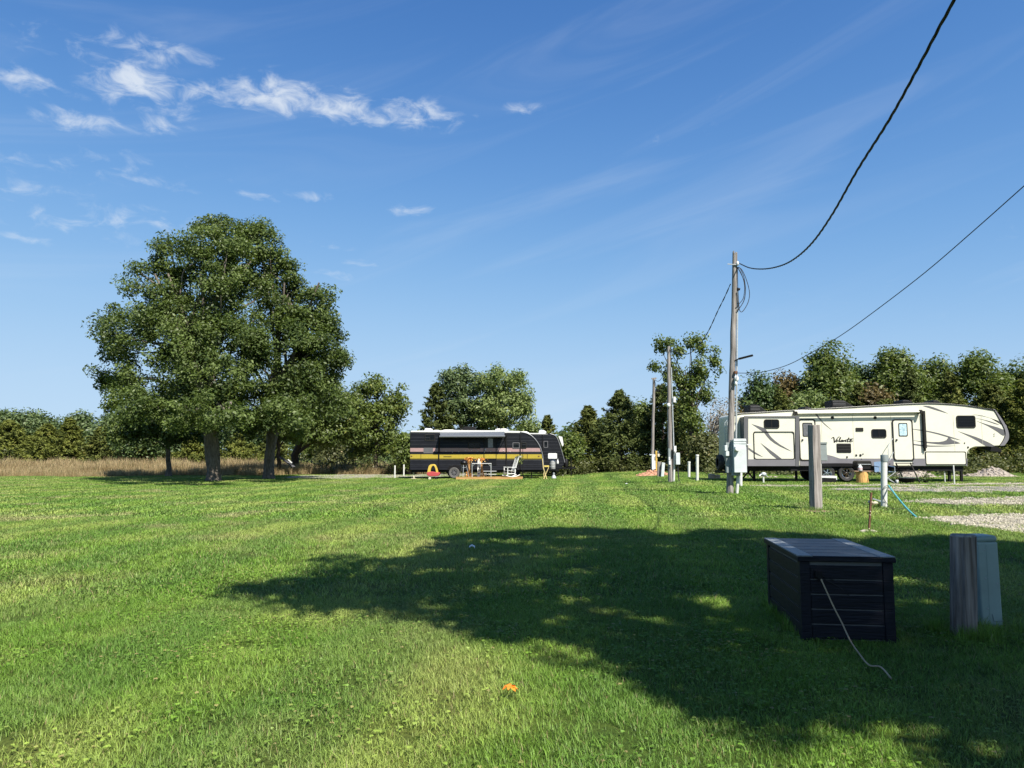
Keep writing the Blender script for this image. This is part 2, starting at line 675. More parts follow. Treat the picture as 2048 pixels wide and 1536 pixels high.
mg_tan = gravel_material('gravel_tan', (0.42, 0.385, 0.30), (0.25, 0.225, 0.17), 0.6)
mg_grey = gravel_material('gravel_grey', (0.34, 0.325, 0.30), (0.20, 0.19, 0.175), 0.55)
mg_pale = gravel_material('gravel_pale', (0.48, 0.45, 0.365), (0.31, 0.285, 0.225), 0.22)
gravel_strip('gravel_path', [(1500, 970.5, 973), (1600, 970, 974), (1760, 969, 973), (1900, 968, 972), (2060, 966, 970)], mg_tan)
gravel_strip('gravel_path', [(1655, 977, 980), (1740, 975, 981), (1840, 974, 984), (1960, 973, 984), (2140, 971, 984)], mg_grey)
gravel_strip('gravel_path', [(1805, 1002, 1004), (1850, 999, 1007), (1930, 998, 1011), (2010, 996, 1011), (2150, 993, 1011)], mg_tan)
gravel_strip('gravel_path', [(1848, 1037, 1039), (1880, 1034, 1044), (1940, 1032, 1052), (1990, 1030, 1059), (2048, 1029, 1066), (2180, 1027, 1078)], mg_pale)
gravel_strip('gravel_drive', [(560, 954, 956), (610, 951, 957.5), (680, 948.5, 958), (760, 947, 957), (830, 946.5, 955), (900, 946, 954), (980, 947, 952)], mg_pale)


# ------------------------------------------------------------------ scattering (grass)
def hidden_source(name, me):
    return bpy.data.objects.new(name, me)      # never linked to the scene: only a shape for the scatter


def scatter(name, pts, rotz, scl, sources, m):
    me = bpy.data.meshes.new(name)
    me.vertices.add(len(pts))
    me.vertices.foreach_set('co', np.ascontiguousarray(pts, np.float32).ravel())
    for nm, arr in (('rot_z', rotz), ('size', scl)):
        a = me.attributes.new(nm, 'FLOAT', 'POINT')
        a.data.foreach_set('value', np.ascontiguousarray(arr, np.float32))
    a = me.attributes.new('pick', 'INT', 'POINT')
    a.data.foreach_set('value', RNG.integers(0, len(sources), len(pts)).astype(np.int32))
    me.materials.append(m)
    o = link(name, me)
    ng = bpy.data.node_groups.new(name + '_scatter', 'GeometryNodeTree')
    ng.interface.new_socket(name='Geometry', in_out='INPUT', socket_type='NodeSocketGeometry')
    ng.interface.new_socket(name='Geometry', in_out='OUTPUT', socket_type='NodeSocketGeometry')
    gi = ng.nodes.new('NodeGroupInput')
    go = ng.nodes.new('NodeGroupOutput')
    gti = ng.nodes.new('GeometryNodeGeometryToInstance')
    for s_ in sources:
        oi = ng.nodes.new('GeometryNodeObjectInfo')
        oi.inputs['Object'].default_value = s_
        ng.links.new(oi.outputs['Geometry'], gti.inputs[0])
    iop = ng.nodes.new('GeometryNodeInstanceOnPoints')
    iop.inputs['Pick Instance'].default_value = True

    def attr(nm, typ):
        n = ng.nodes.new('GeometryNodeInputNamedAttribute')
        n.data_type = typ
        n.inputs['Name'].default_value = nm
        return n.outputs['Attribute']
    cx = ng.nodes.new('ShaderNodeCombineXYZ')
    ng.links.new(attr('rot_z', 'FLOAT'), cx.inputs[2])
    er = ng.nodes.new('FunctionNodeEulerToRotation')
    ng.links.new(cx.outputs[0], er.inputs[0])
    ng.links.new(gi.outputs[0], iop.inputs['Points'])
    ng.links.new(gti.outputs[0], iop.inputs['Instance'])
    ng.links.new(attr('pick', 'INT'), iop.inputs['Instance Index'])
    ng.links.new(er.outputs[0], iop.inputs['Rotation'])
    ng.links.new(attr('size', 'FLOAT'), iop.inputs['Scale'])
    ng.links.new(iop.outputs[0], go.inputs[0])
    md = o.modifiers.new('scatter', 'NODES')
    md.node_group = ng
    return o


def blade_patch(name, n, rad, hmin, hmax, wid, m, seed, lean=0.55):
    r = np.random.default_rng(seed)
    a = r.uniform(0, 2 * np.pi, n)
    q = rad * np.sqrt(r.uniform(0, 1, n))
    bx, by = q * np.cos(a), q * np.sin(a)
    hh = r.uniform(hmin, hmax, n)
    az_ = r.uniform(0, 2 * np.pi, n)
    ln = hh * r.uniform(0.1, lean, n)
    dx, dy = np.cos(az_) * ln, np.sin(az_) * ln
    sx, sy = -np.sin(az_), np.cos(az_)
    w = wid * r.uniform(0.6, 1.25, n)
    V = np.empty((n, 6, 3))
    for k, (f, wf) in enumerate(((0.0, 1.0), (0.55, 0.9), (1.0, 0.12))):
        cx, cy, cz_ = bx + dx * f * f, by + dy * f * f, hh * f * (1 - 0.12 * f)
        V[:, 2 * k] = np.stack([cx - sx * w * wf / 2, cy - sy * w * wf / 2, cz_ - 0.01], -1)
        V[:, 2 * k + 1] = np.stack([cx + sx * w * wf / 2, cy + sy * w * wf / 2, cz_ - 0.01], -1)
    base = np.arange(n)[:, None] * 6
    Fc = np.concatenate([base + np.array([[0, 1, 3, 2]]), base + np.array([[2, 3, 5, 4]])])
    return hidden_source(name, np_mesh(name, V.reshape(-1, 3), Fc, m, np.repeat(r.uniform(0, 1, n), 6)))


def clover_patch(name, n, rad, m, seed):
    r = np.random.default_rng(seed)
    P, N, T = [], [], []
    for _ in range(n):
        a, q = r.uniform(0, 6.28), rad * math.sqrt(r.uniform())
        c = np.array([q * math.cos(a), q * math.sin(a), r.uniform(0.015, 0.042)])
        tilt = np.array([r.normal() * .35, r.normal() * .35, 1.0])
        a0 = r.uniform(0, 6.28)
        for k in range(3):
            t = np.array([math.cos(a0 + k * 2.094), math.sin(a0 + k * 2.094), 0])
            P.append(c + t * 0.0066)
            N.append(tilt + r.normal(size=3) * .15)
            T.append(t)
    P, N, T = map(np.array, (P, N, T))
    return hidden_source(name, leaves_mesh(name, P, N, 0.014, 0.014, np.repeat(r.uniform(0, 1, n), 3), m, T=T))


def grass_material(name, tint=(1, 1, 1), lo=0.72, hi=1.5, trans=0.28):
    m = bpy.data.materials.new(name)
    m.use_nodes = True
    t = m.node_tree
    b = t.nodes['Principled BSDF']
    b.inputs['Roughness'].default_value = 0.5
    b.inputs['Specular IOR Level'].default_value = 0.32
    col, mix, mapr, noise, sp = lawn_colour(t, False)
    a = nn(t, 'ShaderNodeAttribute', attribute_name='shade')
    v = nn(t, 'ShaderNodeMapRange', inp={'To Min': lo, 'To Max': hi})
    t.links.new(a.outputs['Fac'], v.inputs[0])
    hsv = nn(t, 'ShaderNodeHueSaturation')
    t.links.new(v.outputs[0], hsv.inputs['Value'])
    t.links.new(col, hsv.inputs['Color'])
    # one blade in twelve is straw
    c2 = mix(mapr(a.outputs['Fac'], 0.93, 0.97), hsv.outputs[0], (0.30, 0.25, 0.12))
    c3 = mix(1.0, c2, tint, 'MULTIPLY')
    t.links.new(c3, b.inputs['Base Color'])
    tr = t.nodes.new('ShaderNodeBsdfTranslucent')
    t.links.new(c3, tr.inputs[0])
    mx = nn(t, 'ShaderNodeMixShader', inp={0: trans})
    t.links.new(b.outputs[0], mx.inputs[1])
    t.links.new(tr.outputs[0], mx.inputs[2])
    t.links.new(mx.outputs[0], t.nodes['Material Output'].inputs[0])
    return m


def in_poly(P, poly):
    x, y = P[:, 0], P[:, 1]
    c = np.zeros(len(P), bool)
    j = len(poly) - 1
    for i in range(len(poly)):
        xi, yi = poly[i]
        xj, yj = poly[j]
        hit = ((yi > y) != (yj > y)) & (x < (xj - xi) * (y - yi) / (yj - yi + 1e-12) + xi)
        c ^= hit
        j = i
    return c


def lawn_points(y0, y1, per_m2, slope=0.74, pad=1.6):
    n = int((slope * (y1 ** 2 - y0 ** 2) + 2 * pad * (y1 - y0)) * per_m2)
    # area-uniform in the wedge
    y = np.sqrt(RNG.uniform(y0 * y0, y1 * y1, n))
    x = RNG.uniform(-1, 1, n) * (slope * y + pad)
    P = np.stack([x, y], -1)
    keep = np.ones(n, bool)
    for g in GRAVEL:
        keep &= ~(in_poly(P, g) & (RNG.uniform(size=n) > 0.09))
    return P[keep]


gm = grass_material('grass_blades', (1.0, 1.0, 1.0), 0.72, 1.75, 0.3)
near_src = [blade_patch('grass_patch_shape', 170, 0.20, 0.025, 0.062, 0.0036, gm, 100 + i, 1.35) for i in range(6)]
mid_src = [blade_patch('grass_patch_shape', 120, 0.28, 0.028, 0.070, 0.0075, gm, 200 + i, 1.2) for i in range(4)]
far_src = [blade_patch('grass_patch_shape', 70, 0.45, 0.03, 0.075, 0.020, gm, 300 + i, 1.0) for i in range(4)]
for (y0, y1, dens_, src, nm) in ((2.6, 8.5, 50, near_src, 'grass'), (8.3, 19.0, 20, mid_src, 'grass'), (18.6, 60.0, 11, far_src, 'grass')):
    P = lawn_points(y0, y1, dens_)
    pts = np.stack([P[:, 0], P[:, 1], H(P[:, 0], P[:, 1])], -1)
    o = scatter(nm, pts, RNG.uniform(0, 6.28, len(P)), RNG.uniform(0.75, 1.25, len(P)), src, gm)
    tag(o, 'short mown lawn grass', None, None, 'stuff')
cm = grass_material('clover_leaves', (0.98, 1.03, 0.85), 0.8, 1.45, 0.3)
cl_src = [clover_patch('clover_patch_shape', 30, 0.25, cm, 400 + i) for i in range(3)]
P = lawn_points(2.6, 10.5, 17)
nz = np.sin(P[:, 0] * 1.7 + 2 * np.sin(P[:, 1] * .9)) + np.sin(P[:, 1] * 2.1 + 1.3 * np.sin(P[:, 0] * 1.3)) + RNG.normal(size=len(P)) * 1.1
P = P[nz > 0.1]
o = scatter('clover', np.stack([P[:, 0], P[:, 1], H(P[:, 0], P[:, 1])], -1), RNG.uniform(0, 6.28, len(P)), RNG.uniform(0.8, 1.3, len(P)), cl_src, cm)
tag(o, 'clover leaves growing through the lawn', None, None, 'stuff')

# unmown tufts round the feet of posts, pipes and the storage box
tuft_src = [blade_patch('grass_tuft_shape', 46, 0.07, 0.06, 0.17, 0.0045, gm, 450 + i, 0.8) for i in range(3)]
P = []
for (px, py, r, n) in ((1927, 1270, .17, 26), (1984, 1257, .19, 24), (1631, 1021, .24, 20), (1768, 1014, .14, 12), (1738, 1064, .2, 12), (1459, 988, .2, 16), (1481, 973, .15, 8), (1341, 965, .2, 10)):
    c = gnd(px, py)
    a_ = RNG.uniform(0, 6.28, n)
    q_ = r + np.abs(RNG.normal(size=n)) * .05
    P.append(np.stack([c.x + q_ * np.cos(a_), c.y + q_ * np.sin(a_)], -1))
e0, e1 = gnd(1606, 1272), gnd(1786, 1272)
f_ = RNG.uniform(0, 1, 12)[:, None]
P.append(np.array([[e0.x, e0.y - .03]]) * (1 - f_) + np.array([[e1.x, e1.y - .10]]) * f_ + RNG.normal(size=(12, 2)) * .02)
f_ = RNG.uniform(0, 1, 50)[:, None]
P.append(np.array([[e0.x - .03, e0.y]]) * (1 - f_) + np.array([[e0.x + .135, e0.y + 1.36]]) * f_ + RNG.normal(size=(50, 2)) * .02)
P = np.concatenate(P)
o = scatter('grass', np.stack([P[:, 0], P[:, 1], H(P[:, 0], P[:, 1])], -1), RNG.uniform(0, 6.28, len(P)), RNG.uniform(0.6, 1.2, len(P)), tuft_src, gm)
tag(o, 'longer unmown grass around posts and the storage box', None, None, 'stuff')

# loose stones on the gravel strips
ms = mat('gravel_stones', (0.40, 0.37, 0.295), rough=0.95, var=0.35, scale=30.0, coords='Object')
st_src = []
for i in range(4):
    b = MB()
    for k in range(14):
        a, q = random.uniform(0, 6.28), 0.2 * math.sqrt(random.random())
        s_ = random.uniform(0.012, 0.032)
        b.blob((q * math.cos(a), q * math.sin(a), s_ * .4), (s_, s_ * random.uniform(.6, 1), s_ * random.uniform(.5, .8)), 5, 4, 0.5)
    me = bpy.data.meshes.new('stone_patch_shape')
    me.from_pydata(b.v, [], b.f)
    me.materials.append(ms)
    st_src.append(hidden_source('stone_patch_shape', me))
pts = []
for g, d in zip(GRAVEL, (4, 5, 9, 26, 0)):
    lo, hi = g.min(0), g.max(0)
    n = int((hi[0] - lo[0]) * (hi[1] - lo[1]) * d)
    q = RNG.uniform(lo, hi, (n, 2))
    pts.append(q[in_poly(q, g)])
P = np.concatenate(pts)
o = scatter('gravel', np.stack([P[:, 0], P[:, 1], H(P[:, 0], P[:, 1]) + 0.01], -1), RNG.uniform(0, 6.28, len(P)), RNG.uniform(0.7, 1.3, len(P)), st_src, ms)
tag(o, 'loose pale stones on the gravel strips', None, None, 'stuff')

# tall dry meadow grass beyond the lawn on the left
dm = leaf_mat('dry_grass', (0.20, 0.14, 0.065), (0.50, 0.40, 0.23), (0.14, 0.16, 0.05), 0.3, 0.7, 0.2)
dr_src = [blade_patch('dry_grass_shape', 60, 0.45, 0.5, 1.25, 0.022, dm, 500 + i, 0.45) for i in range(4)]
P = []
n = 24000
q = np.stack([RNG.uniform(-85, -6, n), RNG.uniform(53, 86, n)], -1)
pxq = 1024 + q[:, 0] / q[:, 1] * F
front = 55.5 + 1.6 * np.sin(q[:, 0] * .23) + 1.0 * np.sin(q[:, 0] * .71 + 1) + 6.5 * ss(540, 720, pxq)
keep = (q[:, 1] > front) & (pxq > -120) & (pxq < 860) & (RNG.uniform(size=n) < np.clip(1.25 - (q[:, 1] - front) / 26, .25, 1))
q = q[keep]
o = scatter('tall_dry_grass', np.stack([q[:, 0], q[:, 1], H(q[:, 0], q[:, 1])], -1), RNG.uniform(0, 6.28, len(q)),
            RNG.uniform(0.55, 1.2, len(q)) * (0.82 + 0.3 * np.sin(q[:, 0] * .9 + np.sin(q[:, 1] * .7) * 2) * np.sin(q[:, 0] * .37 + 1)) * (0.55 + .5 * ss(0, 6, q[:, 1] - 56)) * (0.7 + 0.35 * (1 - ss(520, 640, 1024 + q[:, 0] / q[:, 1] * F))), dr_src, dm)
tag(o, 'tall tan meadow grass behind the mown lawn', None, None, 'stuff')


# ------------------------------------------------------------------ trees
BARK = mat('bark_grey', (0.17, 0.145, 0.12), rough=0.95, var=0.35, scale=3.0, stretch=(5, 5, 1.2), bump=1.0, bscale=6.0, spec=0.1)
BARK2 = mat('bark_dark', (0.085, 0.07, 0.058), rough=0.95, var=0.3, scale=4.0, stretch=(4, 4, 1), bump=0.8, spec=0.1)
BARK3 = mat('bark_pale', (0.34, 0.31, 0.28), rough=0.95, var=0.3, scale=4.0, stretch=(4, 4, 1), bump=0.6, spec=0.1)
LEAF = {
    'oak': leaf_mat('leaves_oak', (0.024, 0.044, 0.010), (0.118, 0.160, 0.040), None, 0.26, 0.5, 0.3),
    'green': leaf_mat('leaves_green', (0.045, 0.072, 0.015), (0.135, 0.176, 0.040), (0.20, 0.205, 0.05), 0.28),
    'bright': leaf_mat('leaves_bright', (0.075, 0.115, 0.030), (0.235, 0.290, 0.100), (0.30, 0.30, 0.11), 0.3),
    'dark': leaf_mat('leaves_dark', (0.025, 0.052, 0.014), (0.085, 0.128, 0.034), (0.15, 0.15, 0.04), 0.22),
    'hazy': leaf_mat('leaves_hazy', (0.046, 0.078, 0.030), (0.128, 0.172, 0.062), None, 0.22),
    'brown': leaf_mat('leaves_brown', (0.062, 0.050, 0.018), (0.165, 0.125, 0.045), (0.18, 0.11, 0.04), 0.25),
    'olive': leaf_mat('leaves_olive', (0.042, 0.056, 0.010), (0.150, 0.168, 0.032), (0.19, 0.175, 0.04), 0.15, 0.7, 0.2),
    'cedar': leaf_mat('leaves_cedar', (0.034, 0.047, 0.011), (0.125, 0.142, 0.030), (0.16, 0.14, 0.035), 0.12, 0.7, 0.2),
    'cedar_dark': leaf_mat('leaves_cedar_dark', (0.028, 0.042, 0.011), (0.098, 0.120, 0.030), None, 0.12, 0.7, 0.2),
    'grey': leaf_mat('leaves_grey', (0.10, 0.09, 0.06), (0.24, 0.21, 0.15), None, 0.2),
    'brush': leaf_mat('leaves_brush', (0.045, 0.055, 0.018), (0.125, 0.135, 0.045), (0.22, 0.175, 0.07), 0.25),
}


def px_lobes(lobes, Y, depth=1.0):
    out = []
    for l in lobes:
        px, py, rx, ry = l[:4]
        off = l[4] if len(l) > 4 else 0.0
        c = at(px, py, Y + off)
        k = (Y + off) / F
        out.append((c.x, c.y, c.z, rx * k, (rx + ry) * .5 * k * depth, ry * k))
    return np.array(out)


def crown_points(lobes, ncl, rc, nl, shell=0.55, rng=RNG, fillin=0.2):
    vol = lobes[:, 3] * lobes[:, 4] * lobes[:, 5]
    pr = vol ** 0.8
    pick = rng.choice(len(lobes), ncl, p=pr / pr.sum())
    d = rng.normal(size=(ncl, 3))
    d /= np.linalg.norm(d, axis=1, keepdims=True)
    r = np.where(rng.uniform(size=ncl) < fillin, rng.uniform(0, 1, ncl) ** (1 / 3), shell + (1 - shell) * rng.uniform(0, 1, ncl) ** 0.7)
    r *= rng.uniform(0.88, 1.10, ncl)
    ce = lobes[pick, :3] + d * r[:, None] * lobes[pick, 3:]
    # clusters gather on boughs, which leaves darker gaps between them
    nb = max(6, ncl // 7)
    seat = ce[:nb]
    near = np.argmin(((ce[:, None, :] - seat[None, :, :]) ** 2).sum(-1), axis=1)
    pull = np.clip(rng.normal(0.30, 0.14, ncl), 0.05, 0.6)[:, None]
    ce = ce + (seat[near] - ce) * pull * np.array([0.8, 0.8, 1.0])
    return ce, d


def leaf_cloud(ce, out_dir, rc, nl, rng=RNG, flat=0.72, up=0.55):
    ncl = len(ce)
    cnt = rng.poisson(nl, ncl)
    ci = np.repeat(np.arange(ncl), cnt)
    n = len(ci)
    rcl = rc * rng.uniform(0.6, 1.3, ncl)
    g = rng.normal(size=(n, 3))
    g /= np.linalg.norm(g, axis=1, keepdims=True)
    g *= rng.uniform(0, 1, (n, 1)) ** 0.45
    P = ce[ci] + g * rcl[ci][:, None] * np.array([1, 1, flat])
    N = rng.normal(size=(n, 3)) * 0.62 + g * 0.55 + out_dir[ci] * 0.35 + np.array([0, 0, up])
    val = np.clip(rng.uniform(0, 1, ncl)[ci] * 0.55 + rng.uniform(0, 1, n) * 0.45, 0, 1)
    return P, N, val


def limb_path(a, b, rng, sag=0.12):
    a, b = Vector(a), Vector(b)
    mid = a.lerp(b, 0.5)
    L = (b - a).length
    mid += Vector((rng.normal() * .06 * L, rng.normal() * .06 * L, sag * L))
    return [a, a.lerp(mid, .55) + Vector((rng.normal(), rng.normal(), rng.normal())) * .02 * L, mid, mid.lerp(b, .55) + Vector((rng.normal(), rng.normal(), rng.normal())) * .025 * L, b]


def tree(name, label, base, lobes, leaf, ncl, nl, rc, L, trunk_r, group=None, bark=None, seed=1, limbs=16, shell=0.5, lean=0.0, trunk_top=None, cat='tree', fork=1, Wf=0.5, flat=0.72, fillin=0.2, shrink=0.2):
    rng = np.random.default_rng(seed)
    random.seed(seed)
    base = Vector(base)
    t = thing(name, label, cat, base, group)
    lobes = lobes.copy()
    lobes[:, 3:] = np.maximum(lobes[:, 3:] - shrink * rc, 0.4 * lobes[:, 3:])
    ce, od = crown_points(lobes, ncl, rc, nl, shell, rng, fillin)
    ce[:, 2] = np.maximum(ce[:, 2], base.z + 0.3 * rc)
    P, N, val = leaf_cloud(ce, od, rc, nl, rng, flat)
    ln = L * rng.uniform(0.6, 1.3, len(P))
    me = leaves_mesh('crown', P, N, ln, ln * Wf, val, LEAF[leaf], base)
    link('crown', me, t)
    # trunk, forks and limbs
    b = MB()
    cen = (lobes[:, :3] * lobes[:, 3:4]).sum(0) / lobes[:, 3].sum()
    top = float((lobes[:, 2] + lobes[:, 5]).max())
    tz = trunk_top if trunk_top else base.z + (top - base.z) * 0.72
    tips = []
    for k in range(fork):
        ex = Vector((cen[0] + rng.normal() * (0.8 if fork > 1 else .15) * lobes[:, 3].max() * .5, cen[1], tz))
        pts, rs = [], []
        for i in range(9):
            f = i / 8
            x = base.x + (ex.x - base.x) * f ** 1.6 + (rng.normal() * .06 * trunk_r * 3 if 0 < i else 0)
            y = base.y + (ex.y - base.y) * f ** 1.6 + (rng.normal() * .06 * trunk_r * 3 if 0 < i else 0)
            pts.append((x, y, base.z - 0.05 + (tz - base.z) * f))
            rs.append(trunk_r * (1 - 0.84 * f ** 1.1))
        extra = [(pts[0][0], pts[0][1], base.z + trunk_r * .55), (pts[0][0], pts[0][1], base.z + trunk_r * 1.8)]
        pts = [pts[0], extra[0], extra[1]] + pts[1:]
        rs = [trunk_r * 1.42, trunk_r * 1.16, trunk_r * 1.02] + rs[1:]
        pr = sorted(zip(pts, rs), key=lambda q: q[0][2])
        b.tube([q[0] for q in pr], [q[1] for q in pr], 12, wob=0.10)
        tips.append(pr)
    for i in range(min(limbs, ncl)):
        e = ce[rng.integers(0, ncl)]
        pr = tips[rng.integers(0, len(tips))]
        lo = max(base.z + (tz - base.z) * .18, base.z + 0.5)
        want = lo + (min(e[2], tz) - lo) * rng.uniform(.35, .8)
        q = min(pr[2:], key=lambda q: abs(q[0][2] - want))
        r0 = min(q[1] * .62, trunk_r * .45)
        pa = limb_path(q[0], e, rng)
        b.tube(catmull(pa, 2), [r0 * (1 - .85 * k / 8) for k in range(9)], 6)
    b.obj('trunk', bark or BARK2, t, smooth=True)
    return t


def cedar(name, label, base, hgt, rad, leaf='cedar', n=260, seed=1, group=None, per=34, L=0.24, pw=0.85, low=0.02):
    rng = np.random.default_rng(seed)
    base = Vector(base)
    t = thing(name, label, 'tree', base, group)
    f = low + (1 - low) * rng.uniform(0, 1, n) ** 1.1
    f[: n // 14] = rng.uniform(0.84, 1.0, n // 14)
    a = rng.uniform(0, 2 * np.pi, n)
    lump = 1 + 0.22 * np.sin(a * 3 + f * 9 + seed) + 0.16 * np.sin(a * 5 - f * 17)
    rr = rad * (1 - f) ** pw * (1 - 0.25 * np.exp(-f * 14)) * lump * rng.uniform(0.45, 1.05, n) + 0.05
    ce = np.stack([rr * np.cos(a), rr * np.sin(a), f * hgt], -1)
    od = np.stack([np.cos(a), np.sin(a), np.full(n, 0.55)], -1)
    cnt = rng.poisson(per, n)
    ci = np.repeat(np.arange(n), cnt)
    m = len(ci)
    s = rng.uniform(-0.55, 0.75, m)
    sl = (0.22 * rad + 0.28) * (1 - 0.80 * f)
    P = ce[ci] + od[ci] * (s * sl[ci])[:, None] + rng.normal(size=(m, 3)) * (sl[ci] * .26)[:, None] * np.array([1, 1, .7])
    P[:, 2] = np.maximum(P[:, 2], 0.05)
    N = rng.normal(size=(m, 3)) * .6 + np.array([0, 0, .5]) + od[ci] * .3
    T = od[ci] + rng.normal(size=(m, 3)) * .45
    val = rng.uniform(0, 1, n)[ci] * .5 + rng.uniform(0, 1, m) * .5
    ln = L * rng.uniform(.6, 1.4, m)
    me = leaves_mesh('crown', P, N, ln, ln * .34, val, LEAF[leaf], T=T)
    link('crown', me, t)
    b = MB()
    b.tube([base + Vector((0, 0, z)) for z in (-.05, hgt * .1, hgt * .5, hgt * .95)], [rad * .09, rad * .07, rad * .04, .012], 8)
    for i in range(10):
        k = rng.integers(0, n)
        b.tube([base + Vector((0, 0, max(.2, ce[k][2] * .8))), base + Vector(ce[k])], [rad * .025, .01], 5)
    b.obj('trunk', BARK2, t, smooth=True)
    return t


G_GROVE = 'oaks in the grove on the lawn'
A = px_lobes([(425, 482, 78, 70), (352, 512, 52, 74), (305, 585, 78, 68), (252, 655, 64, 66, -1), (240, 745, 52, 58), (270, 800, 60, 52, -2), (330, 690, 105, 110, -1.5),
              (420, 600, 110, 120), (435, 720, 115, 115, -2), (400, 815, 110, 58, -2.5), (470, 560, 70, 90),
              (330, 828, 92, 50, -6.5), (250, 815, 62, 52, -6), (430, 822, 85, 42, -7), (421, 422, 16, 18), (385, 440, 26, 22), (460, 428, 28, 20), (349, 448, 12, 22),
              (300, 520, 30, 22), (258, 560, 26, 24), (213, 628, 26, 22), (205, 690, 20, 24), (205, 760, 22, 22)], 45, 1.05)
b0 = gnd(427, 962)
tree('oak_tree', 'tallest oak of the grove, thick bare trunk at its centre', b0, A, 'oak', 640, 150, 0.74, 0.19, 0.37, G_GROVE, BARK, 3, 60, 0.5, fork=3, shrink=0.1)
Bm = px_lobes([(515, 505, 58, 72), (560, 590, 62, 78), (612, 640, 58, 78), (640, 725, 54, 84), (565, 715, 98, 112, -2), (605, 812, 92, 62, -2), (500, 820, 85, 52, -1),
               (515, 446, 32, 22), (560, 500, 20, 26), (592, 560, 22, 26), (640, 600, 24, 30), (668, 655, 18, 26), (680, 720, 16, 30), (560, 830, 80, 36, -6)], 48, 1.05)
tree('oak_tree', 'dark-trunked oak just beside the tallest oak, facing the black trailer', gnd(537, 958), Bm, 'oak', 470, 150, 0.78, 0.205, 0.33, G_GROVE, BARK, 5, 44, 0.5, fork=2, shrink=0.1)
Cm = px_lobes([(285, 825, 66, 50), (335, 850, 62, 42), (372, 800, 60, 55), (255, 860, 45, 34), (420, 868, 40, 22)], 53)
tree('oak_tree', 'small slender oak at the outer edge of the grove, by the dry meadow', gnd(337, 953), Cm, 'oak', 190, 90, 0.75, 0.25, 0.20, G_GROVE, BARK, 7, 10)
Em = px_lobes([(556, 858, 46, 34), (520, 850, 45, 36), (590, 838, 50, 44)], 58)
tree('oak_tree', 'thin young oak between the two dark trunks of the grove', gnd(557, 950), Em, 'oak', 90, 85, 0.85, 0.27, 0.20, G_GROVE, BARK2, 9, 6)
Dm = px_lobes([(620, 800, 72, 74), (690, 828, 50, 56), (712, 862, 26, 40), (655, 868, 66, 36), (590, 860, 40, 32)], 60)
tree('oak_tree', 'broad oak behind the grove, its light crown hanging over the gravel drive', gnd(584, 948), Dm, 'green', 320, 95, 0.85, 0.26, 0.36, G_GROVE, BARK2, 11, 14)

# the oak behind the photographer that shades the lower part of the lawn
SHADE = np.array([(-3.8, 8.9), (-2.8, 9.9), (-3.4, 11.9), (-1.7, 12.3), (-1.5, 15.4), (0.9, 17.0), (2.5, 17.0), (3.2, 15.6), (4.5, 16.4), (6.1, 15.9), (6.6, 14.5), (8.2, 15.0), (9.4, 13.7),
                  (13.5, 13.6), (16, 9), (14, 3), (9, 0), (4.2, 1.0), (2.6, 2.9), (2.0, 3.9), (1.4, 4.2), (0.85, 4.75), (0.5, 5.6), (0.1, 6.3), (-0.9, 6.9), (-1.6, 7.1), (-2.5, 8.0)])


def shade_tree():
    rng = np.random.default_rng(21)
    base = Vector((9.0, -2.5, 0))
    t = thing('oak_tree', 'leafy oak behind the photographer, seen only by its shade on the lawn', 'tree', base)
    q = rng.uniform(SHADE.min(0), SHADE.max(0), (2600, 2))
    q = q[in_poly(q, SHADE)]
    # keep clear of the rim so that the leaves of a clump end near the outline
    e = np.roll(SHADE, -1, 0) - SHADE
    dist = np.full(len(q), 9.0)
    for p, d in zip(SHADE, e):
        tt = np.clip(((q - p) @ d) / (d @ d), 0, 1)
        dist = np.minimum(dist, np.linalg.norm(q - (p + tt[:, None] * d), axis=1))
    q = np.concatenate([q[(dist > 0.36)], rng.uniform((3.6, 6.9), (4.7, 8.0), (16, 2))])  # extra leaf clumps added at the end to keep sun off the pedestal
    ce = []
    sx, sy = SUN.x / SUN.z, SUN.y / SUN.z
    for p in q:
        hh = float(np.clip(rng.normal(9.5, 2.0), 5.5, 14))
        for _ in range(12):
            c = (p[0] + sx * hh, p[1] + sy * hh, hh)
            if not in_view(c, 0.86, 0.70):
                break
            hh += 0.6
        ce.append(c)
    ce = np.array(ce)
    cen = np.array([8.5, 0, 9])
    od = (ce - cen) / np.linalg.norm(ce - cen, axis=1, keepdims=True)
    P, N, val = leaf_cloud(ce, od, 0.55, 72, rng)
    link('crown', leaves_mesh('crown', P, N, 0.26 * rng.uniform(.6, 1.3, len(P)), 0.14, val, LEAF['oak'], base), t)
    b = MB()
    b.tube([base + Vector((0, 0, -.05)), base + Vector((0, 0, .4)), base + Vector((.1, .1, 3)), base + Vector((.1, .6, 6.5)), base + Vector((-.2, 1.5, 11))], [.6, .45, .38, .28, .06], 12)
    for i in range(26):
        e_ = ce[rng.integers(0, len(ce))]
        b.tube(catmull(limb_path(base + Vector((.1, .5, rng.uniform(3.5, 7))), e_, rng), 2), [.14 * (1 - .85 * k / 8) for k in range(9)], 6)
    b.obj('trunk', BARK, t, smooth=True)


shade_tree()


def bush_lobes(px, top, half, Y, bot=None, rng=random, ragged=0.25, k=7):
    """a rounded crown from top to bottom pixel, made of uneven lobes"""
    bot = bot or 940
    cy = (top + bot) / 2
    ry = (bot - top) / 2
    out = [(px, cy, half * .72, ry * .80), (px + rng.uniform(-.25, .25) * half, cy - ry * .70, half * .40, ry * .30), (px + rng.uniform(-.5, .5) * half, cy - ry * .52, half * .42, ry * .34)]
    for i in range(k):
        a = rng.uniform(-0.35, 3.5)
        r = rng.uniform(.45, .72)
        out.append((px + math.cos(a) * half * r, cy - math.sin(a) * ry * r, half * rng.uniform(.28, .42), ry * rng.uniform(.22, .36)))
    return px_lobes(out, Y)


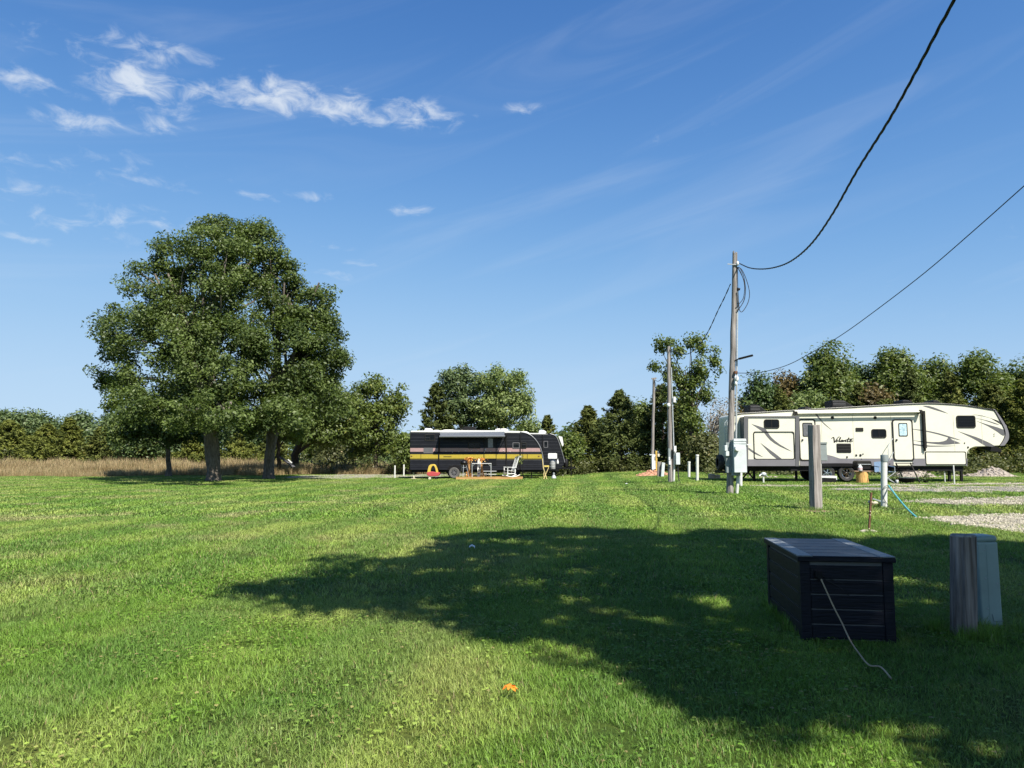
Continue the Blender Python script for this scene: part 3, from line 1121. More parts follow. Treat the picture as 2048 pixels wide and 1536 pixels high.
def decid(label, px, top, half, Y, leaf, seed, name='leafy_tree', bot=None, ncl=150, nl=55, rc=None, L=None, group=None, bark=None, tr=0.18, limbs=8, shell=0.5, k=8, fork=1):
    random.seed(seed)
    x = (px - 1024) / F * Y
    base = Vector((x, Y, h(x, Y)))
    lb = bush_lobes(px, top, half, Y, bot, random, k=k)
    rc = rc or 0.017 * Y
    L = L or 0.0046 * Y
    return tree(name, label, base, lb, leaf, ncl, nl, rc, L, tr, group, bark, seed, limbs, shell, fork=fork)


def ced(label, px, top, half, Y, leaf='cedar', seed=1, n=260, group=None, **kw):
    x = (px - 1024) / F * Y
    z0 = h(x, Y)
    p = at(px, top, Y)
    return cedar('cedar_tree', label, Vector((x, Y, z0)), p.z - z0, half * Y / F, leaf, n, seed, group, L=0.0044 * Y, **kw)


GL = 'trees beyond the dry meadow'
decid('rounded dark tree at the very edge of the picture behind the meadow', 8, 818, 62, 92, 'hazy', 31, group=GL, bot=930)
decid('rounded hazy green tree above the olive cedars, next to the edge tree', 75, 820, 58, 95, 'hazy', 32, group=GL, bot=930)
decid('narrow rounded tree alone in the gap between two taller crowns behind the meadow', 158, 826, 42, 92, 'hazy', 33, group=GL, bot=930)
decid('hazy green tree half hidden by the outer limbs of the grove', 235, 818, 60, 90, 'hazy', 34, group=GL, bot=930)
ced('olive cedar rising from the meadow at the picture edge', 20, 842, 70, 80, 'olive', 41, 300, GL)
ced('olive cedar, second from the picture edge behind the meadow', 95, 848, 55, 78, 'olive', 42, 260, GL)
ced('bright olive cedar, pointed and taller than its neighbours behind the meadow', 140, 838, 48, 76, 'olive', 43, 300, GL)
ced('dark olive cedar in front of the half hidden hazy tree', 205, 855, 48, 76, 'cedar', 44, 240, GL)
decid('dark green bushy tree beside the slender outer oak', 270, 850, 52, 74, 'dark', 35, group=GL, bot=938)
ced('low olive cedar seen under the limbs between the slender oak and the tallest oak', 388, 876, 46, 74, 'olive', 45, 220, GL)
ced('olive cedar seen between the thick grey trunk and the dark trunk', 478, 868, 52, 74, 'olive', 46, 260, GL)
ced('dark cedar hidden deep in the shade behind the thin young oak', 545, 868, 44, 78, 'cedar', 47, 200, GL)
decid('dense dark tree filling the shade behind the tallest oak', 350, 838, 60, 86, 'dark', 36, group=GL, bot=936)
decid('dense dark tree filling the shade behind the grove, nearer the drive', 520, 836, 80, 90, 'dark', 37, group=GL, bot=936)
decid('dense green tree behind the broad oak of the gravel drive', 640, 836, 66, 84, 'green', 38, group=GL, bot=936)
decid('brownish thicket beside the gravel drive', 668, 890, 48, 70, 'brush', 39, 'thicket', group=None, bot=950, ncl=120, k=6)

GM = 'trees behind the black trailers'
lb = px_lobes([(745, 790, 36, 42), (725, 840, 40, 46), (768, 830, 40, 44), (795, 800, 24, 32), (808, 772, 12, 18), (745, 880, 50, 44), (780, 880, 36, 34), (748, 762, 18, 16), (715, 890, 26, 30)], 62)
tree('leafy_tree', 'ragged green tree standing alone between the grove and the black trailers', (at(752, 945, 62).x, 62, 0), lb, 'green', 230, 60, 0.85, 0.28, 0.18, GM, BARK2, 51, 14, 0.4)
decid('low green bush at the rear end of the striped black trailer', 818, 866, 34, 60, 'green', 52, 'bush', bot=952, ncl=90, group=None)
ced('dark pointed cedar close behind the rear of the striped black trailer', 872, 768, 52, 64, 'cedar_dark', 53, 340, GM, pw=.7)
lb = px_lobes([(905, 770, 30, 38), (925, 745, 16, 24), (890, 748, 12, 14), (935, 800, 42, 50), (900, 830, 40, 40), (950, 760, 18, 26), (960, 840, 40, 34)], 66)
tree('leafy_tree', 'tall thin-crowned grey-green tree above the middle of the striped trailer', (at(920, 945, 66).x, 66, 0), lb, 'hazy', 200, 55, 0.85, 0.29, 0.17, GM, BARK3, 54, 16, 0.35)
lb = px_lobes([(990, 762, 32, 34), (1000, 738, 14, 14), (1030, 775, 34, 34), (1010, 820, 52, 44), (1045, 810, 26, 40), (975, 815, 34, 40), (1060, 850, 26, 30), (965, 770, 16, 26)], 64)
tree('leafy_tree', 'pale yellow-green tree, the lightest crown above the striped trailer', (at(1010, 945, 64).x, 64, 0), lb, 'bright', 260, 60, 0.8, 0.26, 0.15, GM, BARK3, 55, 18, 0.35, fork=2)
ced('small dark cedar above the nose of the rear black trailer', 1095, 832, 40, 64, 'cedar', 56, 200, GM)
decid('dark bush filling in behind the middle of the striped trailer', 950, 850, 60, 70, 'dark', 57, 'bush', bot=950, ncl=110, group=None)
decid('green bush filling in behind the nose of the striped trailer', 1050, 858, 50, 70, 'green', 58, 'bush', bot=950, ncl=100, group=None)

GC = 'evergreens behind the utility poles'
ced('olive cedar with a blunt tip, just past the nose of the rear black trailer', 1176, 814, 64, 62, 'cedar', 61, 380, GC, pw=.8)
ced('dark pointed cedar, broad at its foot, left of the farthest utility pole', 1240, 782, 74, 60, 'cedar_dark', 62, 420, GC, pw=.85)
decid('round-topped green tree right behind the farthest utility pole', 1282, 788, 30, 63, 'green', 63, bot=925, ncl=110, group=None)
ced('dark cedar between the two thinner utility poles', 1325, 770, 60, 61, 'cedar_dark', 64, 420, GC, pw=.75)
ced('brownish cedar behind the middle utility pole', 1365, 800, 46, 62, 'cedar', 65, 320, GC, pw=.6)
decid('sunlit bush at the foot of the cedars past the rear black trailer', 1140, 868, 30, 58, 'green', 66, 'bush', bot=948, ncl=80, group=None)
lb = px_lobes([(1325, 690, 18, 26), (1318, 735, 16, 22), (1352, 700, 13, 24), (1376, 690, 13, 26), (1400, 692, 15, 30), (1428, 715, 14, 24), (1440, 742, 9, 14), (1345, 750, 24, 26), (1395, 750, 26, 36),
               (1432, 775, 16, 14), (1372, 780, 22, 36), (1410, 795, 22, 22), (1380, 830, 24, 34), (1395, 880, 26, 40), (1340, 790, 14, 20), (1316, 680, 6, 16), (1366, 670, 5, 10), (1408, 674, 5, 12)], 56)
tree('leafy_tree', 'tall open-crowned tree with sky showing through, right of the middle utility pole', (at(1385, 945, 56).x, 56, h(13, 56)), lb, 'green', 250, 36, 0.55, 0.25, 0.2, None, BARK2, 67, 26, 0.3, fork=3, flat=.9)
lb = px_lobes([(1440, 820, 30, 36), (1425, 850, 30, 34), (1455, 850, 26, 34), (1470, 810, 18, 26)], 57)
tree('bare_tree', 'greyish half-bare tree behind the tall utility pole', (at(1418, 945, 57).x, 57, .3), lb, 'grey', 90, 16, 0.7, 0.16, 0.16, None, BARK3, 68, 44, 0.3, fork=3)
decid('grey-green bush between the white pipes and the tall utility pole', 1420, 868, 46, 55, 'brush', 69, 'bush', bot=950, ncl=110, group=None)

GR = 'woodland behind the cream trailer'
decid('olive-brown tree low behind the tall utility pole', 1480, 815, 33, 60, 'brown', 70, group=GR, ncl=121, bot=945)
decid('dark tree with a low round top, first past the tall utility pole', 1525, 742, 56, 64, 'dark', 71, group=GR, ncl=229)
decid('rusty brown-leaved tree among the green wood', 1580, 734, 44, 66, 'brown', 72, group=GR, ncl=202)
decid('tall green tree with the highest pointed top of the wood', 1655, 682, 79, 64, 'green', 73, group=GR, ncl=351, tr=.25)
decid('slim dark tree at the shoulder of the highest tree', 1712, 712, 38, 68, 'dark', 74, group=GR, ncl=175)
decid('broad round-headed tree, widest crown above the cream trailer', 1785, 688, 74, 66, 'green', 75, group=GR, ncl=351, tr=.25)
decid('smaller round-headed tree right after the widest crown', 1872, 702, 54, 68, 'green', 76, group=GR, ncl=243)
decid('tree with a lumpy twin top over the nose of the cream trailer', 1955, 690, 64, 66, 'green', 77, group=GR, ncl=283, fork=2)
decid('rounded tree at the picture edge over the nose of the cream trailer', 2015, 710, 54, 68, 'green', 78, group=GR, ncl=229)
decid('tree cut by the picture edge, farthest along the wood', 2080, 706, 64, 66, 'green', 79, group=GR, ncl=243)
ced('dark cedar in front of the slim dark tree, above the trailer roof', 1718, 770, 48, 60, 'cedar', 81, 260, GR)
ced('pointed dark cedar above the long awning of the cream trailer', 1822, 738, 50, 60, 'cedar_dark', 82, 320, GR)
ced('olive cedar above the nose of the cream trailer', 1905, 745, 58, 59, 'cedar', 83, 340, GR)
ced('olive cedar beside the nose of the cream trailer, reaching the grass', 1985, 770, 70, 56, 'cedar', 84, 420, GR, pw=.6)
ced('olive cedar filling the picture edge beside the gravel heap', 2055, 760, 66, 54, 'olive', 85, 420, GR, pw=.6)
decid('yellow-green young tree peeping over the rear roof of the cream trailer', 1620, 770, 46, 58, 'bright', 86, group=GR, ncl=148, bot=945)
decid('bare-looking brown tree below the widest crown', 1752, 765, 44, 60, 'brown', 87, group=GR, ncl=135, bot=945)
ced('dark cedar hidden low behind the rear roof air conditioner', 1560, 780, 52, 58, 'cedar', 88, 260, GR)
ced('dark cedar behind the wheels of the cream trailer', 1665, 800, 60, 57, 'cedar_dark', 89, 300, GR, pw=.6)
ced('dark cedar behind the front door of the cream trailer', 1775, 800, 60, 56, 'cedar', 90, 300, GR, pw=.6)
ced('dark cedar behind the front hold of the cream trailer', 1870, 800, 58, 55, 'cedar_dark', 91, 300, GR, pw=.6)

# undergrowth along the wood's foot, and a far wood closing the view
def undergrowth():
    rng = np.random.default_rng(5)
    ce = []
    for (p0, p1, Y0, Y1, top, n) in ((1090, 1170, 56, 62, 1.3, 60), (1410, 2120, 46, 56, 1.6, 330), (1130, 1440, 57, 63, 1.0, 120), (600, 860, 60, 72, 1.8, 130), (860, 1130, 60, 68, 2.2, 110), (-40, 620, 74, 92, 2.2, 300)):
        px = rng.uniform(p0, p1, n)
        Y = rng.uniform(Y0, Y1, n)
        x = (px - 1024) / F * Y
        ce.append(np.stack([x, Y, H(x, Y) + rng.uniform(0.1, top, n) * rng.uniform(.4, 1, n)], -1))
    ce = np.concatenate(ce)
    od = np.tile(np.array([0, 0, 1.0]), (len(ce), 1))
    P, N, val = leaf_cloud(ce, od, 0.75, 34, rng)
    P[:, 2] = np.maximum(P[:, 2], H(P[:, 0], P[:, 1]) + .05)
    o = link('undergrowth', leaves_mesh('undergrowth', P, N, 0.22 * rng.uniform(.6, 1.3, len(P)), 0.11, val, LEAF['brush']))
    tag(o, 'low brush and weeds along the foot of the trees', None, None, 'stuff')
    ce = []
    n = 900
    a = rng.uniform(-0.80, 0.80, n)
    Y = rng.uniform(105, 135, n)
    x = a * Y
    top = 5.0 + 1.6 * np.sin(x * .11) + 1.0 * np.sin(x * .31 + 2)
    ce = np.stack([x, Y, rng.uniform(0.2, 1, n) ** .7 * top], -1)
    P, N, val = leaf_cloud(ce, np.tile(np.array([0, 0, 1.0]), (n, 1)), 2.3, 44, rng)
    o = link('far_wood', leaves_mesh('far_wood', P, N, 0.75 * rng.uniform(.6, 1.3, len(P)), 0.4, val, LEAF['hazy']))
    tag(o, 'far belt of woodland on the horizon', None, None, 'stuff')


undergrowth()

# ------------------------------------------------------------------ shared materials
M_cream = mat('rv_cream', (0.60, 0.59, 0.49), dirt=0.10, rough=0.32, var=0.03, scale=1.2, spec=0.5, coat=0.15)
M_seam = mat('panel_seam', (0.40, 0.39, 0.32), rough=0.5)
M_greytrim = mat('rv_grey', (0.105, 0.105, 0.112), rough=0.5, spec=0.25, var=0.08, scale=2.0)
M_midgrey = mat('rv_mid_grey', (0.16, 0.155, 0.17), rough=0.4, spec=0.3, var=0.06, scale=2.0)
M_darktrim = mat('rv_dark_trim', (0.018, 0.017, 0.015), rough=0.5, spec=0.2, var=0.1)
M_black = mat('matt_black', (0.007, 0.007, 0.008), rough=0.6, spec=0.2, var=0.2)
M_rubber = mat('rubber', (0.03, 0.03, 0.03), rough=0.75, var=0.3, scale=12, bump=0.2)
M_rubber_grey = mat('dusty_rubber', (0.10, 0.098, 0.095), rough=0.85, var=0.2, scale=12)
M_chrome = mat('alloy', (0.5, 0.51, 0.53), rough=0.22, metal=1.0, var=0.05)
M_steel = mat('galvanised', (0.42, 0.45, 0.46), rough=0.5, metal=0.3, var=0.12, scale=10)
M_white = mat('white_paint', (0.62, 0.63, 0.62), rough=0.45, var=0.05, scale=6, dirt=0.25)
M_pvc = mat('white_pvc', (0.56, 0.57, 0.54), rough=0.35, var=0.04, scale=5, dirt=0.3)
M_boxgrey = mat('pale_grey_enamel', (0.50, 0.545, 0.55), rough=0.45, var=0.06, scale=5, dirt=0.2)
M_greybox = mat('grey_and_shaded_enamel', (0.21, 0.245, 0.25), rough=0.5, var=0.08, scale=5, dirt=0.3)  # grey enamel; on the tall pole's meter box the grey stands for shade
M_glass = mat('dark_glass', (0.005, 0.006, 0.007), rough=0.12, var=0.3, scale=1.5, spec=0.22)
M_glass_br = mat('bright_door_glass', (0.42, 0.55, 0.60), rough=0.12, var=0.25, scale=14, col2=(0.22, 0.32, 0.36))
M_silver = mat('silver_shade', (0.20, 0.20, 0.21), rough=0.3, metal=0.5, var=0.2, scale=8)
M_wire = mat('black_wire', (0.020, 0.021, 0.024), rough=0.6, var=0.2)
M_wood_old = mat('weathered_wood', (0.27, 0.25, 0.235), rough=0.9, var=0.28, scale=2.2, stretch=(9, 9, 0.5), bump=0.9, bscale=3.0, spec=0.1, col2=(0.095, 0.085, 0.077))
M_wood_post = mat('brown_grey_wood', (0.26, 0.22, 0.195), rough=0.92, var=0.3, scale=2.5, stretch=(12, 12, 0.55), bump=1.0, bscale=3.5, spec=0.1, col2=(0.085, 0.068, 0.056))
M_wood_new = mat('new_pine', (0.44, 0.265, 0.095), rough=0.7, var=0.15, scale=3, stretch=(1, 6, 6), bump=0.2)
M_tan = mat('tan_plastic', (0.55, 0.50, 0.38), rough=0.6, var=0.1)
M_rust = mat('rusty_iron', (0.13, 0.062, 0.035), rough=0.9, var=0.4, scale=18, bump=0.5)
M_yel = mat('yellow_plastic', (0.52, 0.37, 0.06), rough=0.45, var=0.06)
M_red = mat('red_plastic', (0.40, 0.06, 0.065), rough=0.45, var=0.08, dirt=0.15)
M_blue = mat('blue_canvas', (0.13, 0.20, 0.30), rough=0.85, var=0.15, scale=20)


def rr_px(px0, px1, py0, py1, Y, r):
    a, b = at(px0, py1, Y), at(px1, py0, Y)
    return rrect(a.x, b.x, a.z, b.z, r)


def poly_px(pts, Y):
    return [(at(p[0], p[1], Y).x, at(p[0], p[1], Y).z) for p in pts]


def smooth_px(pts, sub=5):
    return [(p.x, p.y) for p in catmull([Vector((a, b, 0)) for a, b in pts], sub)]


def inset(pts, d):
    c = Vector((sum(p[0] for p in pts) / len(pts), sum(p[1] for p in pts) / len(pts)))
    xs = [p[0] for p in pts]
    zs = [p[1] for p in pts]
    w, hh = (max(xs) - min(xs)) / 2, (max(zs) - min(zs)) / 2
    return [(c.x + (p[0] - c.x) * (w - d) / w, c.y + (p[1] - c.y) * (hh - d) / hh) for p in pts]


def plate(name, pts, y, th, m, parent, bevel=0.0, smooth=False):
    return MB().prism(pts, y - th, y).obj(name, m, parent, smooth, bevel)


def window(parent, pts, y, fw=0.045, proud=0.03, mg=None, mf=None, mullion=True, slats=0):
    o = MB().ring(pts, inset(pts, fw), y - proud, y).obj('window', mf or M_darktrim, parent, bevel=0.006)
    xs, zs = [p[0] for p in pts], [p[1] for p in pts]
    x0, x1, z0, z1 = min(xs) + fw * .8, max(xs) - fw * .8, min(zs) + fw * .8, max(zs) - fw * .8
    g = mg or M_glass
    xm = (x0 + x1) / 2
    if mullion:
        MB().box(x0, xm - .012, y - proud * .45, y - proud * .2, z0, z1).obj('pane', g, o)
        MB().box(xm + .012, x1, y - proud * .55, y - proud * .3, z0, z1).obj('pane', g, o)
        MB().box(xm - .012, xm + .012, y - proud * .8, y - .002, z0, z1).obj('mullion', mf or M_darktrim, o)
    else:
        MB().box(x0, x1, y - proud * .45, y - proud * .2, z0, z1).obj('pane', g, o)
    for i in range(slats):
        z = z0 + (z1 - z0) * (i + .5) / slats
        MB().box(x0, x1, y - proud * .9, y - proud * .5, z - .006, z + .006).obj('slat', M_black, o)
    return o


def wheel(parent, c, r, wid, mt, mr, spokes=6, hub=0.62):
    """wheel facing -Y"""
    w = Vector(c)
    b = MB()
    b.lathe([(r * .58, -wid * .42), (r * .90, -wid * .5), (r * .98, -wid * .38), (r, -wid * .2), (r, wid * .2), (r * .98, wid * .38), (r * .9, wid * .5), (r * .58, wid * .42)], w, 28, 'y')
    t = b.obj('wheel', mt, parent, smooth=True)
    b = MB()
    b.lathe([(r * .60, -wid * .44), (r * .52, -wid * .40), (r * .52, -wid * .05), (r * .48, -wid * .05)], w, 28, 'y')
    for k in range(spokes):
        a = 2 * math.pi * k / spokes + .3
        p1 = w + Vector((math.cos(a) * r * .54, -wid * .34, math.sin(a) * r * .54))
        b.bar(w + Vector((0, -wid * .36, 0)), p1, r * .14, r * .07, (0, 1, 0))
    b.lathe([(0.001, -wid * .46), (r * .12, -wid * .45), (r * .17, -wid * .36), (r * .17, -wid * .1)], w, 14, 'y')
    b.obj('rim', mr, t, smooth=True)
    b = MB()
    b.lathe([(0.001, -wid * .02), (r * .55, -wid * .02)], w, 20, 'y')
    b.obj('hub', M_black, t)
    return t


# ------------------------------------------------------------------ cream fifth-wheel trailer
def cream_trailer():
    Y = 35.5
    D = 2.44
    g0 = at(1690, 963, Y + .1)
    t = thing('fifth_wheel_trailer', 'long cream fifth-wheel trailer with grey swoosh graphics and raised nose', 'trailer', (g0.x, Y + 1.2, h(g0.x, Y)))
    roof = [(1466, 832), (1474, 827), (1520, 824), (1600, 819), (1700, 813.5), (1780, 809), (1830, 806.5), (1870, 806), (1930, 810), (1990, 819.5)]
    nose = [(1990, 819.5), (2002, 836), (2012, 853), (2017, 868), (2016, 880), (2008, 891)]
    body = smooth_px(roof, 3) + smooth_px(nose, 3)[1:] + [(1968, 893), (1950, 893.5)] + smooth_px([(1950, 893.5), (1941, 897), (1935, 904), (1934, 912)], 3)[1:] + [(1934, 932), (1466, 932)]
    bp = poly_px(body, Y)
    MB().prism(bp, Y, Y + D).obj('body', M_cream, t, bevel=0.03)
    # roof edge trim
    rp = poly_px(smooth_px(roof, 3), Y)
    lo = [(x, z - 0.055) for x, z in rp]
    up = [(x, z - 0.012) for x, z in rp]
    MB().prism(up + lo[::-1], Y - 0.03, Y + 0.004).obj('roof_trim', M_darktrim, t)
    # nose cap in grey
    ins = smooth_px([(1984, 817.5), (1990, 824), (1998, 838), (2007, 855), (2010, 868), (2006, 880), (1998, 892)], 3)
    out = smooth_px([(1990, 818.8), (2002, 835.5), (2012.6, 852.6), (2017.6, 868), (2016.6, 880), (2008.4, 891.6)], 3)
    MB().prism(poly_px(out + ins[::-1], Y), Y - 0.02, Y + D + .02).obj('nose_cap', M_midgrey, t, bevel=0.02)
    MB().tube([(x, Y - .022, z) for x, z in poly_px(ins, Y)], 0.014, 6).obj('nose_seam', M_black, t)
    # grey skirt in sections, dark chassis below
    for a, b in ((1600, 1787), (1825, 1851), (1931.5, 1934)):
        plate('skirt_panel', poly_px([(a, 917), (b, 917), (b, 931.6), (a, 931.6)], Y), Y - .003, .02, M_midgrey, t)
    p0, p1 = at(1468, 932, Y), at(1930, 942, Y)
    MB().box(p0.x, p1.x, Y + .12, Y + .24, p1.z, p0.z).box(p0.x, p1.x, Y + 2.15, Y + 2.3, p1.z, p0.z).obj('chassis', M_black, t)
    # slide-out
    Ys = Y - .62
    sl = poly_px([(1489, 833.5), (1597, 833), (1597, 932), (1489, 932)], Ys)
    so = MB().prism(sl, Ys, Y + .05).obj('slide_out', M_cream, t, bevel=0.01)
    q = lambda a, b, c, d, nm, m, th=.025: plate(nm, poly_px([(a, c), (b, c), (b, d), (a, d)], Ys), Ys - .002, th, m, so)
    q(1487.6, 1496, 832.2, 932.4, 'trim', M_greytrim, .04)
    q(1590.5, 1598, 832.2, 932.4, 'trim', M_greytrim, .04)
    q(1496, 1590.5, 832.2, 835.2, 'trim', M_greytrim, .035)
    q(1496, 1590.5, 918.5, 932, 'skirt_panel', M_midgrey)
    a = sl[0][0]
    MB().box(a - .03, a - .003, Ys + .03, Y, sl[2][1] + .01, sl[0][1]).obj('shaded_side', M_greytrim, so)  # grey sheet stands in for shade on the slide-out's left face
    fr = rr_px(1508, 1588, 863, 919, Ys, .09)
    MB().ring(fr, inset(fr, .035), Ys - .03, Ys - .003).obj('hatch_frame', M_darktrim, so)
    window(so, rr_px(1528, 1558, 838.5, 857, Ys, .10), Ys)
    for pts in ([(1503, 848), (1527, 855.5), (1534, 862), (1542, 874), (1560, 889), (1584, 903), (1560, 893), (1540, 880), (1528, 865)],
                [(1521, 886), (1535, 896), (1564, 918), (1554, 918), (1540, 907)],
                [(1497, 895), (1510, 904), (1526, 914), (1508, 907), (1497, 899)]):
        plate('decal', poly_px(smooth_px(pts, 2), Ys), Ys - .002, .004, M_greytrim, so)
    for px in (1476, 1642, 1705, 1781, 1848, 1906, 1962):
        a, b = at(px, 830 if px > 1500 else 836, Y), at(px, 889 if px > 1940 else 916.5, Y)
        MB().box(a.x - .006, a.x + .006, Y - .006, Y - .001, b.z, a.z).obj('seam', M_seam, t)
    # doors
    for (a, b, c, d, w0, w1, wt, wb, gm_) in ((1599, 1630, 838, 921.5, 1605, 1624, 845.5, 873, M_silver), (1787, 1824, 838.5, 921.5, 1797, 1813.5, 846, 872.5, M_glass_br)):
        fo = rr_px(a, b, c, d, Y, .12)
        dr = MB().prism(inset(fo, .05), Y - .03, Y - .002).obj('door', M_cream, t, bevel=.008)
        MB().ring(fo, inset(fo, .05), Y - .045, Y - .001).obj('door_frame', M_darktrim, dr)
        window(dr, rr_px(w0, w1, wt, wb, Y, .05), Y - .031, .035, .02, gm_, None, False)
        e = at(a + 2.6, 880, Y)
        MB().lathe([(.001, -.06), (.04, -.055), (.045, 0)], (e.x + .06, Y - .03, e.z), 10, 'y').obj('handle', M_black, dr)
    # front hold door
    fo = rr_px(1851, 1931, 903, 929.5, Y, .06)
    hd = MB().prism(inset(fo, .03), Y - .025, Y - .002).obj('hold_door', M_cream, t)
    MB().ring(fo, inset(fo, .032), Y - .035, Y - .001).obj('hold_frame', M_darktrim, hd)
    # windows and vents
    window(t, rr_px(1743, 1772, 858, 876, Y, .10), Y)
    window(t, rr_px(1913, 1950, 831, 856, Y, .10), Y, mullion=False, slats=7)
    vt = rr_px(1673.5, 1701.5, 887, 905.5, Y, .04)
    v = MB().prism(vt, Y - .02, Y - .001).obj('vent', M_black, t)
    a, b = at(1675, 904, Y), at(1700, 889, Y)
    for i in range(5):
        z = a.z + (b.z - a.z) * (i + .5) / 5
        MB().bar((a.x, Y - .03, z), (b.x, Y - .03, z), .03, .012, (0, .6, .8)).obj('slat', M_darktrim, v)
    plate('vent', rr_px(1711.5, 1726, 855.5, 862.5, Y, .01), Y - .001, .03, M_darktrim, t)
    # speakers and small fittings
    for (px, py) in ((1664.5, 835.5), (1750, 835.5)):
        c = at(px, py, Y)
        MB().lathe([(.001, -.07), (.05, -.065), (.075, -.03), (.075, 0)], (c.x, Y - .001, c.z), 14, 'y').obj('speaker', M_darktrim, t)
    for (px, py, r) in ((1712.5, 910.5, .05), (1721, 910.5, .06), (1726, 908, .03), (1694, 914, .045), (1722.5, 918, .03), (1779, 928, .035), (1929, 886, .03), (1936, 894.5, .045), (1988, 868, .02), (1988, 872, .02)):
        c = at(px, py, Y)
        MB().lathe([(.001, -.035), (r * .8, -.03), (r, 0)], (c.x, Y - .001, c.z), 10, 'y').obj('fitting', M_darktrim, t)
    # swoosh graphics
    for pts in ([(1628, 823.5), (1634, 828), (1645, 843), (1664, 860.5), (1650, 850), (1638, 838), (1630, 828)],
                [(1845, 812), (1858, 812), (1876, 818), (1896, 827), (1874, 821), (1858, 816)],
                [(1815, 857), (1846, 860), (1876, 866), (1900, 873), (1922, 880.5), (1900, 876), (1875, 868.5), (1846, 862)],
                [(1826, 880.5), (1848, 883), (1878, 884), (1893, 880), (1897, 874), (1905, 880), (1921, 886.5), (1905, 888), (1888, 889.4), (1862, 887), (1842, 884)],
                [(1795, 883.5), (1830, 888), (1860, 891), (1895, 891.4), (1912, 891.6), (1880, 893), (1850, 893), (1828, 890)],
                [(1945, 829), (1968, 833), (1992, 840), (2000, 848), (2013, 854), (2012, 850), (2001, 843), (1985, 838), (1964, 831)],
                [(1950, 836), (1975, 841), (1998, 849), (1990, 848), (1970, 841)],
                [(1953, 842), (1978, 850), (2009, 860), (2007, 872), (1995, 864), (1975, 852)],
                [(1916, 862.5), (1940, 870), (1962, 878), (1990, 892), (1972, 892), (1955, 882), (1938, 873)]):
        plate('decal', poly_px(smooth_px(pts + [pts[0]], 2)[:-1], Y), Y - .0015, .004, M_greytrim, t)
    plate('decal', poly_px([(1652, 909), (1665, 912), (1680, 917), (1652, 917)], Y), Y - .0035, .004, M_midgrey, t)
    # script lettering, drawn as pen strokes
    strokes = [
        [(440, 262), (452, 248), (468, 243), (474, 262), (478, 296), (480, 316), (498, 288), (522, 254), (548, 232)],
        [(523, 278), (510, 283), (503, 297), (510, 306), (523, 299), (530, 285), (523, 278)],
        [(536, 300), (556, 272), (568, 250), (566, 244), (556, 262), (549, 296), (556, 303), (564, 298)],
        [(598, 282), (586, 280), (572, 294), (574, 304), (586, 300), (598, 282), (594, 302), (602, 300)],
        [(610, 304), (618, 282), (614, 296), (630, 281), (638, 284), (634, 302), (644, 301)],
        [(684, 248), (668, 276), (660, 300), (668, 305), (682, 298)],
        [(648, 275), (690, 268), (742, 262)],
        [(694, 294), (718, 284), (716, 276), (702, 282), (694, 298), (704, 306), (724, 300), (738, 290)]]
    b = MB()
    for si, s_ in enumerate(strokes):
        pts = smooth_px(s_, 5)
        pts = [at(1600 + x / 6.98, 840 + y_ / 6.98, Y) for x, y_ in pts]
        for k in range(len(pts) - 1):
            p, q2 = pts[k], pts[k + 1]
            d = q2 - p
            if d.length < 1e-5:
                continue
            w = 0.022 + 0.028 * max(0, -d.normalized().z)
            nrm = Vector((-d.z, 0, d.x)).normalized() * (w / 2 + .006)
            yy = Y - .003 - .0004 * si - .00002 * k
            e = d.normalized() * .006
            b.add([(p.x - e.x + nrm.x, yy, p.z - e.z + nrm.z), (q2.x + e.x + nrm.x, yy, q2.z + e.z + nrm.z), (q2.x + e.x - nrm.x, yy, q2.z + e.z - nrm.z), (p.x - e.x - nrm.x, yy, p.z - e.z - nrm.z)], [(0, 1, 2, 3)])
    b.obj('lettering', M_black, t)
    # awning
    a, b2 = at(1592, 826.5, Y - .22), at(1841, 823.5, Y - .22)
    aw = MB().cyl((a.x, Y - .22, a.z), (b2.x, Y - .22, b2.z), .05, n=14).obj('awning', M_cream, t, smooth=True)
    MB().add([(a.x, Y - .16, a.z + .06), (b2.x, Y - .16, b2.z + .06), (b2.x, Y - .01, b2.z + .16), (a.x, Y - .01, a.z + .16)], [(0, 1, 2, 3)]).obj('awning_fabric', M_cream, aw)
    for e in (a, b2):
        MB().box(e.x - .06, e.x + .06, Y - .3, Y, e.z - .09, e.z + .09).obj('end_cap', M_darktrim, aw, bevel=.02)
    f0, f1 = at(1844.5, 822, Y), at(1844.5, 900, Y)
    MB().box(f0.x - .055, f0.x + .055, Y - .16, Y - .003, f1.z + .08, f0.z).box(f0.x - .03, f0.x + .03, Y - .12, Y - .003, f1.z - .05, f1.z + .08).obj('arm', M_darktrim, aw, bevel=.01)
    f0, f1 = at(1594, 826, Ys), at(1594, 928, Ys)
    # roof units
    for (px, py, w, hh) in ((1513, 816, 34, 8.5), (1682, 806.5, 44, 8), (1615, 817, 20, 2.5), (1812, 803.5, 24, 2.5), (1870, 804, 18, 2)):
        a, b2 = at(px - w / 2, py + hh + 5, Y + 1), at(px + w / 2, py - hh / 2 - 2, Y + 1)
        pr = [(a.x, a.z), (a.x, b2.z - .03), (a.x + (b2.x - a.x) * .2, b2.z), (a.x + (b2.x - a.x) * .55, b2.z - .02), (b2.x, a.z + (b2.z - a.z) * .3), (b2.x, a.z)]
        u = MB().prism(pr, Y + .75, Y + 1.65).obj('roof_unit', M_black, t, bevel=.04)
        if hh > 5:
            for i in range(3):
                z = a.z + (b2.z - a.z) * (.45 + .16 * i)
                MB().box(a.x + .05, a.x + (b2.x - a.x) * .6, Y + .735, Y + .752, z, z + .02).obj('slat', M_greytrim, u)
    # wheels, arch and axles
    arch = smooth_px([(1634, 932), (1638, 928), (1650, 926.6), (1700, 926.6), (1708, 929), (1716, 932)], 3)
